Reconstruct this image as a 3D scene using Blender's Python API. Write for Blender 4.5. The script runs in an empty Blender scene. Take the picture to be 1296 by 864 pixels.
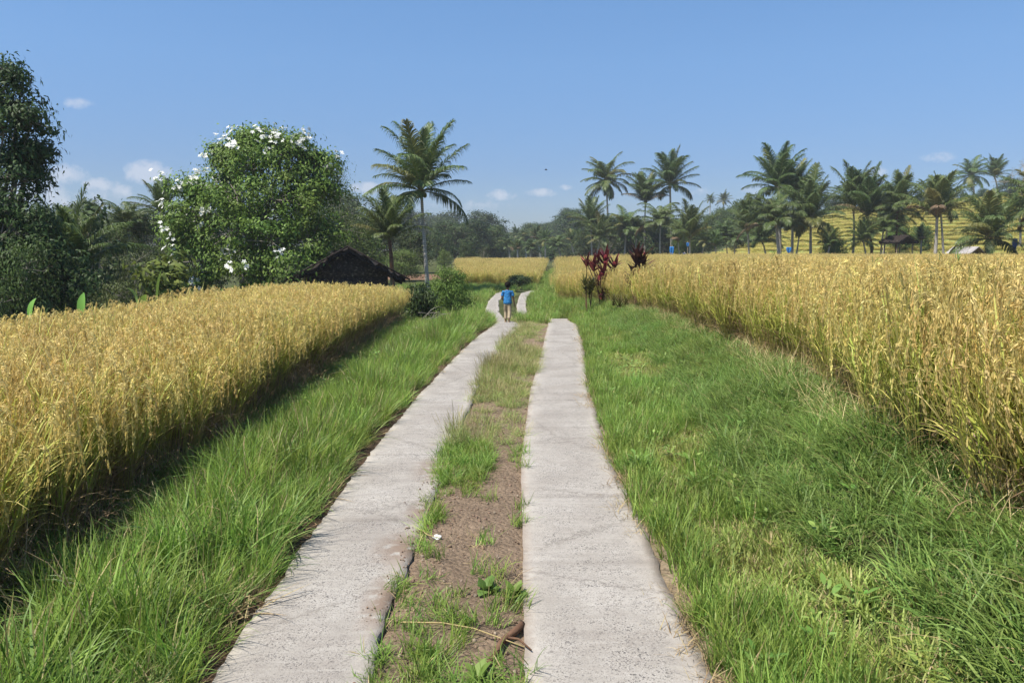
import bpy, math, random
import numpy as np
from mathutils import Vector, Matrix

random.seed(7)
RNG = np.random.default_rng(11)
C = bpy.context.scene.collection
S = bpy.context.scene
PI = math.pi
R = math.radians

# ------------------------------------------------------------------ camera model (photo is 1296 x 864)
F = 1009.0
PITCH = math.atan(114.0 / F)
CAMZ = 1.6
cp, sp = math.cos(PITCH), math.sin(PITCH)


def ray(px, py):
    xn = (px - 648.0) / F
    yn = (432.0 - py) / F
    return np.array([xn, cp + yn * sp, yn * cp - sp])


def at(px, py, Y):
    d = ray(px, py)
    t = Y / d[1]
    return np.array([d[0] * t, Y, CAMZ + d[2] * t])


def smooth(t):
    t = np.clip(t, 0, 1)
    return t * t * (3 - 2 * t)


# ------------------------------------------------------------------ value noise for terrain
_perm = RNG.random((256, 256))


def vnoise(x, y):
    x = np.asarray(x, float); y = np.asarray(y, float)
    xi = np.floor(x).astype(int); yi = np.floor(y).astype(int)
    fx = x - xi; fy = y - yi
    fx = fx * fx * (3 - 2 * fx); fy = fy * fy * (3 - 2 * fy)
    a = _perm[xi % 256, yi % 256]; b = _perm[(xi + 1) % 256, yi % 256]
    c = _perm[xi % 256, (yi + 1) % 256]; d = _perm[(xi + 1) % 256, (yi + 1) % 256]
    return (a * (1 - fx) + b * fx) * (1 - fy) + (c * (1 - fx) + d * fx) * fy


# ------------------------------------------------------------------ layout of the place
def prof(y):
    return np.interp(y, [-50, 15, 17, 18, 19, 20, 22, 24, 27, 38, 45, 60, 80, 130, 600],
                     [0, 0, -.04, -.08, -.14, -.21, -.36, -.47, -.52, -.42, -.36, -.10, .05, .0, 0])


def rs_left(y):   # right wheel strip, its left edge
    return np.interp(y, [-5, 3, 6, 9, 13, 18, 22, 24.5, 30], [.04, .05, .07, .21, .50, .82, 1.0, 1.05, 1.1])


def rs_right(y):
    return rs_left(y) + np.interp(y, [0, 3, 10, 25], [.70, .70, .68, .66])


def ls_left(y):   # left wheel strip
    return np.interp(y, [-5, 3, 6, 9, 13, 17.5, 20, 22, 25, 28, 33, 38, 40],
                     [-1.13, -1.13, -1.12, -1.02, -.79, -.43, -.40, -.44, -.76, -.96, -.97, -.78, -.5])


def ls_right(y):
    return ls_left(y) + np.interp(y, [0, 3, 10, 20, 25, 28, 38], [.60, .60, .62, .60, .50, .48, .36])


def edge_right(y):  # left boundary of the right rice field
    return np.interp(y, [-5, 3.5, 5.5, 9, 15, 21, 24, 27, 30.5, 60, 80],
                     [2.02, 2.06, 2.34, 2.75, 3.0, 3.0, 2.75, 2.2, 1.75, 3.4, 4.5])


def edge_left(y):   # right boundary of the left rice field
    return np.interp(y, [-5, 4, 12, 20, 22], [-2.5, -2.5, -2.65, -2.85, -2.9])


def field_z(x, y):
    b = np.interp(y, [-5, 6, 9, 15, 21, 24, 30, 45, 60, 80], [.42, .42, .37, .3, .1, .0, -.28, -.2, .2, .2])
    k = smooth((x - 3.2) / 7.0)
    return b * (1 - k) + np.maximum(b, .36) * k


def hill_top(a):
    return np.interp(a, [.20, .26, .30, .36, .42, .62, .9, 1.4], [0, 1.4, 3.6, 6.0, 8.6, 10.6, 12, 12])


def hill_raw(x, y):
    a = x / np.maximum(y, 1.0)
    r = np.clip((y - 64) / 66.0, 0, 1)
    r = r ** 1.15
    near = hill_top(a) * r
    # higher ridge behind, centre and right
    far = np.interp(a, [-.6, -.3, -.02, .02, .07, .10, .2, .27, .40, 1.0], [3, 3, 0.5, 2.0, 6.0, 4.0, 2.5, 8.0, 6, 6])
    far = far * smooth((y - 135) / 70.0)
    return np.maximum(near, far), near, far


STEP = .55


def terrace(x, y):
    """height with flat steps, and how much of a step face it is (0..1)"""
    raw, near, far = hill_raw(x, y)
    w = near + .35 * (vnoise(x * .05 + 40, y * .05) - .5)
    q = w / STEP
    fl = np.floor(q); fr = q - fl
    st = (fl + smooth((fr - .70) / .30)) * STEP
    riser = ((fr > .84) & (near > .15)).astype(float)
    on = (near > .05) & (near >= far)
    z = np.where(on, np.maximum(st, 0), raw)
    return z, np.where(on, riser, 0), on


def height(x, y):
    x = np.asarray(x, float); y = np.asarray(y, float)
    p = prof(y)
    z = p.copy() if hasattr(p, 'copy') else p
    # left verge, shallow hollow
    z = z - .07 * smooth((-1.2 - x) / .5) * smooth((x + 2.9) / .5) * (y < 24)
    # valley on the left
    xe = np.interp(y, [-5, 20.0, 22.5, 30, 40], [-5.4, -5.3, -3.6, -3.6, -5.5])
    v = smooth((xe - x) / 4.0) * (1 - smooth((y - 29) / 13.0))
    z = z - 3.0 * v
    z = z - 1.2 * smooth((xe - 6 - x) / 10.0) * smooth((y - 40) / 10) * (1 - smooth((y - 60) / 40))
    # right field and its bank
    e = edge_right(y)
    bank = smooth((x - (e - 1.15)) / 1.2)
    fz = field_z(x, y)
    k = bank * (1 - smooth((y - 62) / 4.0))
    z = z * (1 - k) + fz * k
    # terraces and hills
    tz, _, _ = terrace(x, y)
    z = z + np.where(y > 62, tz, 0)
    # median and soil
    med = smooth((x - ls_right(y) + .02) / .06) * (1 - smooth((x - rs_left(y) + .04) / .06)) * (y < 24)
    z = z - .002 * med
    small = (y < 40) & (np.abs(x) < 8)
    z = z + np.where(small, .03 * (vnoise(x * 2.1, y * 2.1) - .5), 0) * (1 - .6 * med)
    z = z + np.where(small, .025 * (vnoise(x * 9 + 5, y * 9) - .5), 0) * (1 - .5 * med)
    slab = ((x > ls_left(y) + .08) & (x < ls_right(y) - .13) & (y < 39.4)) | ((x > rs_left(y) + .1) & (x < rs_right(y) - .08) & (y < 24.5)) | \
        ((x > np.interp(y, [26, 31, 36, 38.5, 40.5], [.18, .18, .33, .45, .95])) & (x < np.interp(y, [26, 31, 36, 38.5, 40.5], [.52, .54, .70, .95, 1.6])) & (y > 26.1) & (y < 40.6))
    near = ((x > ls_left(y) - .02) & (x < ls_right(y) + .02) & (y < 39.6)) | ((x > rs_left(y) - .02) & (x < rs_right(y) + .02) & (y < 24.6))
    z = np.where(near, prof(y) - .012 + .006 * (vnoise(x * 9 + 5, y * 9) - .5), z)
    z = np.where(slab, prof(y) - .05, z)
    return z


def hz(x, y):
    return float(height(np.array([x]), np.array([y]))[0])


# ------------------------------------------------------------------ mesh helpers
class MB:
    def __init__(self):
        self.v = []; self.f = []; self.c = []; self.n = 0

    def add(self, v, faces, col):
        v = np.asarray(v, float).reshape(-1, 3)
        col = np.asarray(col, float)
        if col.ndim == 1:
            col = np.tile(col, (len(v), 1))
        self.v.append(v); self.c.append(col)
        for fa in faces:
            self.f.append(np.asarray(fa, int) + self.n)
        self.n += len(v)

    def mesh(self, name, mat, smooth_shade=False):
        me = bpy.data.meshes.new(name)
        v = np.concatenate(self.v); c = np.concatenate(self.c)
        me.vertices.add(len(v)); me.vertices.foreach_set('co', v.astype(np.float32).ravel())
        loops = np.concatenate([f.ravel() for f in self.f])
        sizes = np.concatenate([np.full(len(f), f.shape[1]) for f in self.f])
        starts = np.concatenate([[0], np.cumsum(sizes)[:-1]])
        me.loops.add(len(loops)); me.loops.foreach_set('vertex_index', loops.astype(np.int32))
        me.polygons.add(len(sizes)); me.polygons.foreach_set('loop_start', starts.astype(np.int32))
        at_ = me.color_attributes.new('Col', 'FLOAT_COLOR', 'POINT')
        c4 = np.ones((len(v), 4), np.float32); c4[:, :3] = c
        at_.data.foreach_set('color', c4.ravel())
        me.update(calc_edges=True)
        me.validate()
        if smooth_shade:
            me.polygons.foreach_set('use_smooth', np.ones(len(me.polygons), bool))
        if mat:
            me.materials.append(mat)
        return me


def link(name, me, parent=None, loc=None, col=None):
    o = bpy.data.objects.new(name, me)
    (col or C).objects.link(o)
    if parent is not None:
        o.parent = parent
    if loc is not None:
        o.location = loc
    return o


def empty(name, loc, rz=0, sc=1):
    o = bpy.data.objects.new(name, None)
    C.objects.link(o); o.location = loc; o.rotation_euler = (0, 0, rz); o.scale = (sc, sc, sc)
    o.empty_display_size = .2
    return o


def tag(o, label=None, cat=None, group=None, kind=None):
    if label: o['label'] = label
    if cat: o['category'] = cat
    if group: o['group'] = group
    if kind: o['kind'] = kind
    return o


def norm(a):
    return a / np.maximum(np.linalg.norm(a, axis=-1, keepdims=True), 1e-9)


def ribbons(mb, paths, widths, side, col, tipcol=None):
    """paths (N,S,3), widths (N,S), side (N,3) or (N,S,3), col (N,3)"""
    N, Sg, _ = paths.shape
    if side.ndim == 2:
        side = np.repeat(side[:, None, :], Sg, 1)
    a = paths - side * widths[..., None] * .5
    b = paths + side * widths[..., None] * .5
    v = np.stack([a, b], 2).reshape(-1, 3)
    i = np.arange(N)[:, None] * Sg * 2 + np.arange(Sg - 1)[None, :] * 2
    i = i.ravel()
    f = np.stack([i, i + 1, i + 3, i + 2], 1)
    cc = np.repeat(col[:, None, :], Sg, 1)
    if tipcol is not None:
        t = (np.linspace(0, 1, Sg) ** 1.5)[None, :, None]
        cc = cc * (1 - t) + tipcol[:, None, :] * t
    cc = np.repeat(cc, 2, 1).reshape(-1, 3)
    mb.add(v, [f], cc)


def bent(base, az, th0, th1, length, Sg, power=1.3, hook=None):
    """paths starting at base, polar angle from vertical th0 -> th1 along the length"""
    N = len(base)
    s = np.linspace(0, 1, Sg)
    th = th0[:, None] + (th1 - th0)[:, None] * (s[None, :] ** power if hook is None else smooth(s[None, :] / hook))
    d = np.stack([np.sin(th) * np.cos(az)[:, None], np.sin(th) * np.sin(az)[:, None], np.cos(th)], -1)
    seg = d[:, :-1] * (length / (Sg - 1))[:, None, None]
    p = np.concatenate([np.zeros((N, 1, 3)), np.cumsum(seg, 1)], 1) + base[:, None, :]
    side = np.stack([-np.sin(az), np.cos(az), np.zeros(N)], -1)
    return p, side, d


def tube(mb, pts, rad, col, n=8, cap=True, rough=0.0, rng=None):
    pts = np.asarray(pts, float); rad = np.asarray(rad, float)
    k = len(pts)
    t = np.gradient(pts, axis=0); t = norm(t)
    ref = np.array([1.0, 0, 0]) if abs(t[0][0]) < .9 else np.array([0, 1.0, 0])
    u = norm(np.cross(t, ref)); w = np.cross(t, u)
    an = np.arange(n) * 2 * PI / n
    rr = rad[:, None] * np.ones((k, n))
    if rough and rng is not None:
        rr = rr * (1 + rough * (rng.random((k, n)) - .5))
    v = pts[:, None, :] + rr[..., None] * (np.cos(an)[None, :, None] * u[:, None, :] + np.sin(an)[None, :, None] * w[:, None, :])
    i = np.arange(k - 1)[:, None] * n; j = np.arange(n)[None, :]; j2 = (j + 1) % n
    f = np.stack([i + j, i + j2, i + n + j2, i + n + j], -1).reshape(-1, 4)
    fs = [f]
    vv = v.reshape(-1, 3)
    if cap:
        vv = np.concatenate([vv, pts[:1], pts[-1:]])
        c0 = k * n; c1 = c0 + 1
        jj = np.arange(n); jj2 = (jj + 1) % n
        fs.append(np.stack([np.full(n, c0), jj2, jj], 1))
        fs.append(np.stack([np.full(n, c1), (k - 1) * n + jj, (k - 1) * n + jj2], 1))
    mb.add(vv, fs, col)


def box(mb, lo, hi, col, M=None):
    x0, y0, z0 = lo; x1, y1, z1 = hi
    v = np.array([[x0, y0, z0], [x1, y0, z0], [x1, y1, z0], [x0, y1, z0], [x0, y0, z1], [x1, y0, z1], [x1, y1, z1], [x0, y1, z1]], float)
    if M is not None:
        v = np.array([M @ Vector(q) for q in v])
    f = np.array([[0, 3, 2, 1], [4, 5, 6, 7], [0, 1, 5, 4], [1, 2, 6, 5], [2, 3, 7, 6], [3, 0, 4, 7]])
    mb.add(v, [f], col)


# ------------------------------------------------------------------ materials
def nt(name):
    m = bpy.data.materials.new(name); m.use_nodes = True
    t = m.node_tree; t.nodes.clear()
    out = t.nodes.new('ShaderNodeOutputMaterial')
    return m, t, out


def N(t, kind, **kw):
    n = t.nodes.new(kind)
    for k, v in kw.items():
        if k in n.inputs:
            n.inputs[k].default_value = v
        else:
            setattr(n, k, v)
    return n


def L(t, a, b):
    t.links.new(a, b)


def math_(t, op, a, b=None, clamp=False):
    n = t.nodes.new('ShaderNodeMath'); n.operation = op; n.use_clamp = clamp
    for i, q in enumerate((a, b)):
        if q is None: continue
        if isinstance(q, (int, float)): n.inputs[i].default_value = q
        else: t.links.new(q, n.inputs[i])
    return n.outputs[0]


def mixc(t, fac, a, b, blend='MIX'):
    n = t.nodes.new('ShaderNodeMix'); n.data_type = 'RGBA'; n.blend_type = blend
    for sock, q in ((n.inputs[0], fac), (n.inputs[6], a), (n.inputs[7], b)):
        if isinstance(q, (int, float)): sock.default_value = q
        elif isinstance(q, (tuple, list)): sock.default_value = (*q[:3], 1)
        else: t.links.new(q, sock)
    return n.outputs[2]


def ramp(t, src, stops):
    n = t.nodes.new('ShaderNodeValToRGB')
    e = n.color_ramp.elements
    while len(e) < len(stops): e.new(.5)
    for i, (p, c) in enumerate(stops):
        e[i].position = p
        e[i].color = (*c, 1) if isinstance(c, (tuple, list)) else (c, c, c, 1)
    L(t, src, n.inputs[0])
    return n.outputs[0]


def veg(name, transl=.3, rough=.5, spec=.3, var=.35, huev=.04, nscale=.6, tint=(1, 1, 1)):
    """plant material: own colour from the mesh, varied per plant and by patches of the field"""
    m, t, out = nt(name)
    at_ = N(t, 'ShaderNodeAttribute', attribute_name='Col')
    oi = N(t, 'ShaderNodeObjectInfo')
    geo = N(t, 'ShaderNodeNewGeometry')
    noi = N(t, 'ShaderNodeTexNoise', Scale=nscale, Detail=3.0); L(t, geo.outputs['Position'], noi.inputs['Vector'])
    hs = N(t, 'ShaderNodeHueSaturation')
    h = math_(t, 'MULTIPLY_ADD', oi.outputs['Random'], huev); h.node.inputs[2].default_value = .5 - huev / 2
    h2 = math_(t, 'MULTIPLY_ADD', noi.outputs[0], huev * 1.6); h2.node.inputs[2].default_value = -huev * .8
    L(t, math_(t, 'ADD', h, h2), hs.inputs['Hue'])
    wn = math_(t, 'FRACT', math_(t, 'MULTIPLY', oi.outputs['Random'], 37.7))
    v = math_(t, 'MULTIPLY_ADD', wn, var); v.node.inputs[2].default_value = 1 - var / 2
    v2 = math_(t, 'MULTIPLY_ADD', noi.outputs[0], var * 1.4); v2.node.inputs[2].default_value = 1 - var * .7
    L(t, math_(t, 'MULTIPLY', v, v2), hs.inputs['Value'])
    L(t, mixc(t, 1.0, at_.outputs['Color'], tint, 'MULTIPLY'), hs.inputs['Color'])
    b = N(t, 'ShaderNodeBsdfPrincipled', Roughness=rough)
    b.inputs['Specular IOR Level'].default_value = spec
    L(t, hs.outputs[0], b.inputs['Base Color'])
    if transl > 0:
        tr = N(t, 'ShaderNodeBsdfTranslucent'); L(t, hs.outputs[0], tr.inputs['Color'])
        mx = N(t, 'ShaderNodeMixShader'); mx.inputs[0].default_value = transl
        L(t, b.outputs[0], mx.inputs[1]); L(t, tr.outputs[0], mx.inputs[2])
        L(t, mx.outputs[0], out.inputs[0])
    else:
        L(t, b.outputs[0], out.inputs[0])
    return m


def bark(name, c0, c1, scale=6, stretch=.25, rings=False, ringscale=9):
    m, t, out = nt(name)
    tc = N(t, 'ShaderNodeTexCoord')
    mp = N(t, 'ShaderNodeMapping'); mp.inputs['Scale'].default_value = (1, 1, stretch)
    L(t, tc.outputs['Object'], mp.inputs[0])
    n = N(t, 'ShaderNodeTexNoise', Scale=scale, Detail=6.0, Roughness=.7); L(t, mp.outputs[0], n.inputs['Vector'])
    col = ramp(t, n.outputs[0], [(.3, c0), (.72, c1)])
    hgt = n.outputs[0]
    if rings:
        w = N(t, 'ShaderNodeTexWave', Scale=ringscale, Distortion=1.5, Detail=2.0); w.bands_direction = 'Z'
        w.inputs['Detail Scale'].default_value = 2.0
        L(t, tc.outputs['Object'], w.inputs['Vector'])
        col = mixc(t, math_(t, 'MULTIPLY', math_(t, 'POWER', w.outputs['Fac'], 4.0), .6), col, tuple(q * .45 for q in c0))
    b = N(t, 'ShaderNodeBsdfPrincipled', Roughness=.9); L(t, col, b.inputs['Base Color'])
    b.inputs['Specular IOR Level'].default_value = .15
    bp = N(t, 'ShaderNodeBump', Strength=.6, Distance=.03); L(t, hgt, bp.inputs['Height']); L(t, bp.outputs[0], b.inputs['Normal'])
    L(t, b.outputs[0], out.inputs[0])
    return m


def plain(name, c0, c1, scale=8, rough=.8, detail=5, lo=.35, hi=.7, bump=.2, dist=.01, coord='Object', spec=.3):
    m, t, out = nt(name)
    tc = N(t, 'ShaderNodeTexCoord')
    n = N(t, 'ShaderNodeTexNoise', Scale=scale, Detail=float(detail), Roughness=.65); L(t, tc.outputs[coord], n.inputs['Vector'])
    b = N(t, 'ShaderNodeBsdfPrincipled', Roughness=rough)
    b.inputs['Specular IOR Level'].default_value = spec
    L(t, ramp(t, n.outputs[0], [(lo, c0), (hi, c1)]), b.inputs['Base Color'])
    if bump:
        bp = N(t, 'ShaderNodeBump', Strength=bump, Distance=dist); L(t, n.outputs[0], bp.inputs['Height']); L(t, bp.outputs[0], b.inputs['Normal'])
    L(t, b.outputs[0], out.inputs[0])
    return m


M = {}
M['rice'] = veg('rice_plant', transl=.36, rough=.55, spec=.25, var=.3, huev=.02, nscale=.8)
M['grass'] = veg('grass_blade', transl=.4, rough=.5, spec=.3, var=.55, huev=.035, nscale=1.6)
M['palmleaf'] = veg('palm_leaf', transl=.22, rough=.45, spec=.35, var=.3, huev=.03, nscale=.5)
M['leaf'] = veg('tree_leaf', transl=.25, rough=.55, spec=.22, var=.45, huev=.04, nscale=.7)
M['petal'] = veg('petal', transl=.3, rough=.6, spec=.2, var=.08, huev=.0)
M['straw'] = veg('dry_straw', transl=.15, rough=.7, spec=.15, var=.35, huev=.02)
M['bark'] = bark('bark', (.07, .055, .04), (.2, .17, .13))
M['palebark'] = bark('pale_bark', (.16, .14, .11), (.36, .33, .28))
M['palmbark'] = bark('palm_bark', (.25, .22, .185), (.56, .51, .45), scale=5, stretch=.6, rings=True, ringscale=3.2)
M['redbark'] = bark('palm_fibre', (.075, .04, .025), (.20, .115, .07), scale=9, stretch=.4)


def ground_material():
    m, t, out = nt('ground')
    at_ = N(t, 'ShaderNodeAttribute', attribute_name='Col')
    geo = N(t, 'ShaderNodeNewGeometry')
    n1 = N(t, 'ShaderNodeTexNoise', Scale=3.0, Detail=8.0, Roughness=.7); L(t, geo.outputs['Position'], n1.inputs['Vector'])
    n2 = N(t, 'ShaderNodeTexNoise', Scale=60.0, Detail=6.0, Roughness=.75); L(t, geo.outputs['Position'], n2.inputs['Vector'])
    vo = N(t, 'ShaderNodeTexVoronoi', Scale=45.0); L(t, geo.outputs['Position'], vo.inputs['Vector'])
    k = math_(t, 'MULTIPLY', math_(t, 'ADD', n1.outputs[0], .35), math_(t, 'ADD', math_(t, 'MULTIPLY', n2.outputs[0], 1.3), .3))
    k = math_(t, 'MULTIPLY', k, math_(t, 'ADD', math_(t, 'MULTIPLY', vo.outputs['Color'], .5), .85))
    col = mixc(t, 1.0, at_.outputs['Color'], k, 'MULTIPLY')
    b = N(t, 'ShaderNodeBsdfPrincipled', Roughness=.95); L(t, col, b.inputs['Base Color'])
    b.inputs['Specular IOR Level'].default_value = .1
    hg = math_(t, 'ADD', n2.outputs[0], math_(t, 'MULTIPLY', vo.outputs['Distance'], -.8))
    bp = N(t, 'ShaderNodeBump', Strength=.9, Distance=.025); L(t, hg, bp.inputs['Height'])
    L(t, bp.outputs[0], b.inputs['Normal'])
    L(t, b.outputs[0], out.inputs[0])
    return m


def concrete_material():
    m, t, out = nt('weathered_concrete')
    geo = N(t, 'ShaderNodeNewGeometry')
    at_ = N(t, 'ShaderNodeAttribute', attribute_name='Col')   # r: closeness to the slab edge, g: joint
    sp_ = N(t, 'ShaderNodeSeparateColor'); L(t, at_.outputs['Color'], sp_.inputs[0])
    P = geo.outputs['Position']
    big = N(t, 'ShaderNodeTexNoise', Scale=1.6, Detail=5.0, Roughness=.6); L(t, P, big.inputs['Vector'])
    mid = N(t, 'ShaderNodeTexNoise', Scale=9.0, Detail=6.0, Roughness=.7); L(t, P, mid.inputs['Vector'])
    fine = N(t, 'ShaderNodeTexNoise', Scale=130.0, Detail=3.0, Roughness=.7); L(t, P, fine.inputs['Vector'])
    base = ramp(t, big.outputs[0], [(.3, (.232, .21, .182)), (.5, (.312, .288, .252)), (.7, (.372, .348, .312))])
    base = mixc(t, math_(t, 'MULTIPLY', ramp(t, mid.outputs[0], [(.52, 0.0), (.75, 1.0)]), .35), base, (.205, .172, .145))
    blot = N(t, 'ShaderNodeTexNoise', Scale=24.0, Detail=7.0, Roughness=.75); L(t, P, blot.inputs['Vector'])
    base = mixc(t, math_(t, 'MULTIPLY', ramp(t, blot.outputs[0], [(.42, 0.0), (.62, 1.0)]), .30), base, (.17, .148, .128))
    stain = N(t, 'ShaderNodeTexNoise', Scale=.9, Detail=8.0, Roughness=.68); L(t, P, stain.inputs['Vector'])
    base = mixc(t, math_(t, 'MULTIPLY', ramp(t, stain.outputs[0], [(.50, 0.0), (.66, 1.0)]), .42), base, (.185, .155, .128))
    ck = N(t, 'ShaderNodeTexVoronoi', Scale=.75, feature='DISTANCE_TO_EDGE'); cw = N(t, 'ShaderNodeVectorMath', operation='ADD')
    L(t, P, cw.inputs[0]); cs = N(t, 'ShaderNodeVectorMath', operation='SCALE'); L(t, blot.outputs['Color'], cs.inputs[0]); cs.inputs['Scale'].default_value = .22; L(t, cs.outputs[0], cw.inputs[1]); L(t, cw.outputs[0], ck.inputs['Vector'])
    base = mixc(t, math_(t, 'MULTIPLY', ramp(t, ck.outputs['Distance'], [(.003, 1.0), (.010, 0.0)]), .55), base, (.09, .075, .06))
    # dark aggregate specks
    st_ = N(t, 'ShaderNodeTexNoise', Scale=1.0, Detail=5.0, Roughness=.7); mp_ = N(t, 'ShaderNodeMapping'); mp_.inputs['Scale'].default_value = (2.0, 26.0, 1.0); L(t, P, mp_.inputs[0]); L(t, mp_.outputs[0], st_.inputs['Vector'])
    base = mixc(t, math_(t, 'MULTIPLY', ramp(t, st_.outputs[0], [(.45, 0.0), (.72, 1.0)]), .38), base, (.18, .155, .135))
    base = mixc(t, math_(t, 'MULTIPLY', ramp(t, st_.outputs[0], [(.28, 1.0), (.42, 0.0)]), .35), base, (.42, .39, .355))
    inner = math_(t, 'SUBTRACT', 1.0, math_(t, 'MULTIPLY', sp_.outputs[0], .8), True)
    clus = N(t, 'ShaderNodeTexNoise', Scale=5.0, Detail=4.0, Roughness=.7); L(t, P, clus.inputs['Vector'])
    spk = None
    for sc_v, thr, r0, r1, al, cl_ in ((125.0, .30, .13, .42, .85, (.062, .055, .05)), (72.0, .66, .10, .34, .9, (.05, .045, .042)), (240.0, .55, .2, .3, .6, (.50, .47, .43))):
        wv = N(t, 'ShaderNodeTexNoise', Scale=sc_v * .8, Detail=2.0); L(t, P, wv.inputs['Vector'])
        va = N(t, 'ShaderNodeVectorMath', operation='SCALE'); L(t, wv.outputs['Color'], va.inputs[0]); va.inputs['Scale'].default_value = .9 / sc_v
        vb = N(t, 'ShaderNodeVectorMath', operation='ADD'); L(t, P, vb.inputs[0]); L(t, va.outputs[0], vb.inputs[1])
        v1 = N(t, 'ShaderNodeTexVoronoi', Scale=sc_v); L(t, vb.outputs[0], v1.inputs['Vector'])
        sc = N(t, 'ShaderNodeSeparateColor'); L(t, v1.outputs['Color'], sc.inputs[0])
        rr_ = math_(t, 'MULTIPLY_ADD', sc.outputs[1], r1); rr_.node.inputs[2].default_value = r0
        q = math_(t, 'MULTIPLY', math_(t, 'GREATER_THAN', sc.outputs[0], thr), math_(t, 'LESS_THAN', v1.outputs['Distance'], rr_))
        q = math_(t, 'MULTIPLY', q, math_(t, 'MULTIPLY', inner, ramp(t, clus.outputs[0], [(.36, .15), (.58, 1.0)])))
        base = mixc(t, math_(t, 'MULTIPLY', q, al), base, cl_)
        spk = q if spk is None else spk
    v2 = N(t, 'ShaderNodeTexVoronoi', Scale=38.0); L(t, P, v2.inputs['Vector'])
    sc2 = N(t, 'ShaderNodeSeparateColor'); L(t, v2.outputs['Color'], sc2.inputs[0])
    sp2 = math_(t, 'MULTIPLY', math_(t, 'GREATER_THAN', sc2.outputs[0], .965), math_(t, 'LESS_THAN', v2.outputs['Distance'], .26))
    base = mixc(t, math_(t, 'MULTIPLY', sp2, .6), base, (.075, .066, .058))
    base = mixc(t, math_(t, 'MULTIPLY', ramp(t, fine.outputs[0], [(.35, 0.0), (.7, 1.0)]), .28), base, (.37, .345, .315))
    # pale scoured edge, soil washed over it
    edge = math_(t, 'MULTIPLY', sp_.outputs[0], ramp(t, mid.outputs[0], [(.35, .2), (.6, 1.0)]))
    base = mixc(t, math_(t, 'MULTIPLY', edge, .6), base, (.43, .39, .335))
    soil = math_(t, 'MULTIPLY', sp_.outputs[2], ramp(t, N(t, 'ShaderNodeTexNoise', Scale=14.0, Detail=6.0).outputs[0], [(.34, 0.0), (.47, 1.0)]))
    tn = soil.node.inputs[1].links[0].from_node.inputs[0].links[0].from_node; L(t, P, tn.inputs['Vector'])
    base = mixc(t, math_(t, 'MULTIPLY', soil, .85), base, (.17, .115, .08))
    base = mixc(t, math_(t, 'MULTIPLY', sp_.outputs[1], .30), base, (.12, .10, .082))
    b = N(t, 'ShaderNodeBsdfPrincipled', Roughness=.9); L(t, base, b.inputs['Base Color'])
    b.inputs['Specular IOR Level'].default_value = .2
    hg = math_(t, 'ADD', math_(t, 'MULTIPLY', fine.outputs[0], .7), math_(t, 'SUBTRACT', mid.outputs[0], math_(t, 'MULTIPLY', spk, .5)))
    bp = N(t, 'ShaderNodeBump', Strength=.55, Distance=.008); L(t, hg, bp.inputs['Height']); L(t, bp.outputs[0], b.inputs['Normal'])
    L(t, b.outputs[0], out.inputs[0])
    return m


# ------------------------------------------------------------------ setting: ground sheet
def axis(parts):
    a = []
    for lo, hi, st in parts:
        a.append(np.arange(lo, hi, st))
    return np.concatenate(a + [[parts[-1][1]]])


RIDGE_COL = (.10, .11, .035)


def build_ground():
    xs = axis([(-900, -200, 100), (-200, -60, 10), (-60, -12, 2.0), (-12, -3, .4), (-3, 5, .06), (5, 12, .35), (12, 60, 1.2), (60, 160, 5), (160, 900, 80)])
    ys = axis([(-60, -4, 6), (-4, 1, .3), (1, 14, .08), (14, 30, .2), (30, 62, .6), (62, 135, .42), (135, 230, 4), (230, 500, 30), (500, 1500, 150)])
    X, Y = np.meshgrid(xs, ys)
    Z = height(X, Y)
    _, ris, on = terrace(X, Y)
    on = on & (Y > 62)
    n = vnoise(X * 1.3, Y * 1.3)
    col = np.zeros(X.shape + (3,))
    col[:] = (.075, .085, .03)                                    # grassy earth
    col[...] = col * (0.7 + .6 * n[..., None])
    soil = np.array([.25, .182, .124])
    med = (X > ls_right(Y) - .05) & (X < rs_left(Y) + .05) & (Y < 24)
    col[med] = soil
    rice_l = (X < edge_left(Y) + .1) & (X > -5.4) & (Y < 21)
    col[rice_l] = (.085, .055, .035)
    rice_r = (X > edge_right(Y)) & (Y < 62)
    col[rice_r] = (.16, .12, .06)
    edge_strip = (np.abs(X - rs_right(Y) - .04) < .13) & (Y < 24)
    col[edge_strip] = (.30, .23, .15)
    edge_strip = (np.abs(X - ls_left(Y) + .03) < .12) & (Y < 24)
    col[edge_strip] = (.12, .08, .05)
    pl = vnoise(X * .09 + 7, Y * .22)
    col[on] = (np.array([.34, .36, .09]) * (1 - pl[..., None]) + np.array([.24, .34, .09]) * pl[..., None])[on]
    col[on & (ris > 0)] = (.27, .28, .09)
    red = (Y > 52) & (Y < 60) & (X > -9) & (X < -2.2)
    col[red] = (.20, .12, .075)
    mb = MB()
    ny, nx = X.shape
    i = (np.arange(ny - 1)[:, None] * nx + np.arange(nx - 1)[None, :]).ravel()
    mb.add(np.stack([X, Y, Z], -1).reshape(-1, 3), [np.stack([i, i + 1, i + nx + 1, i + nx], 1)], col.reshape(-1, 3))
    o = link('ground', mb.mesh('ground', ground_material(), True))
    tag(o, 'grassy earth, field soil and terraced hillside reaching to the horizon', 'ground', kind='structure')


CONC = concrete_material()


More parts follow.
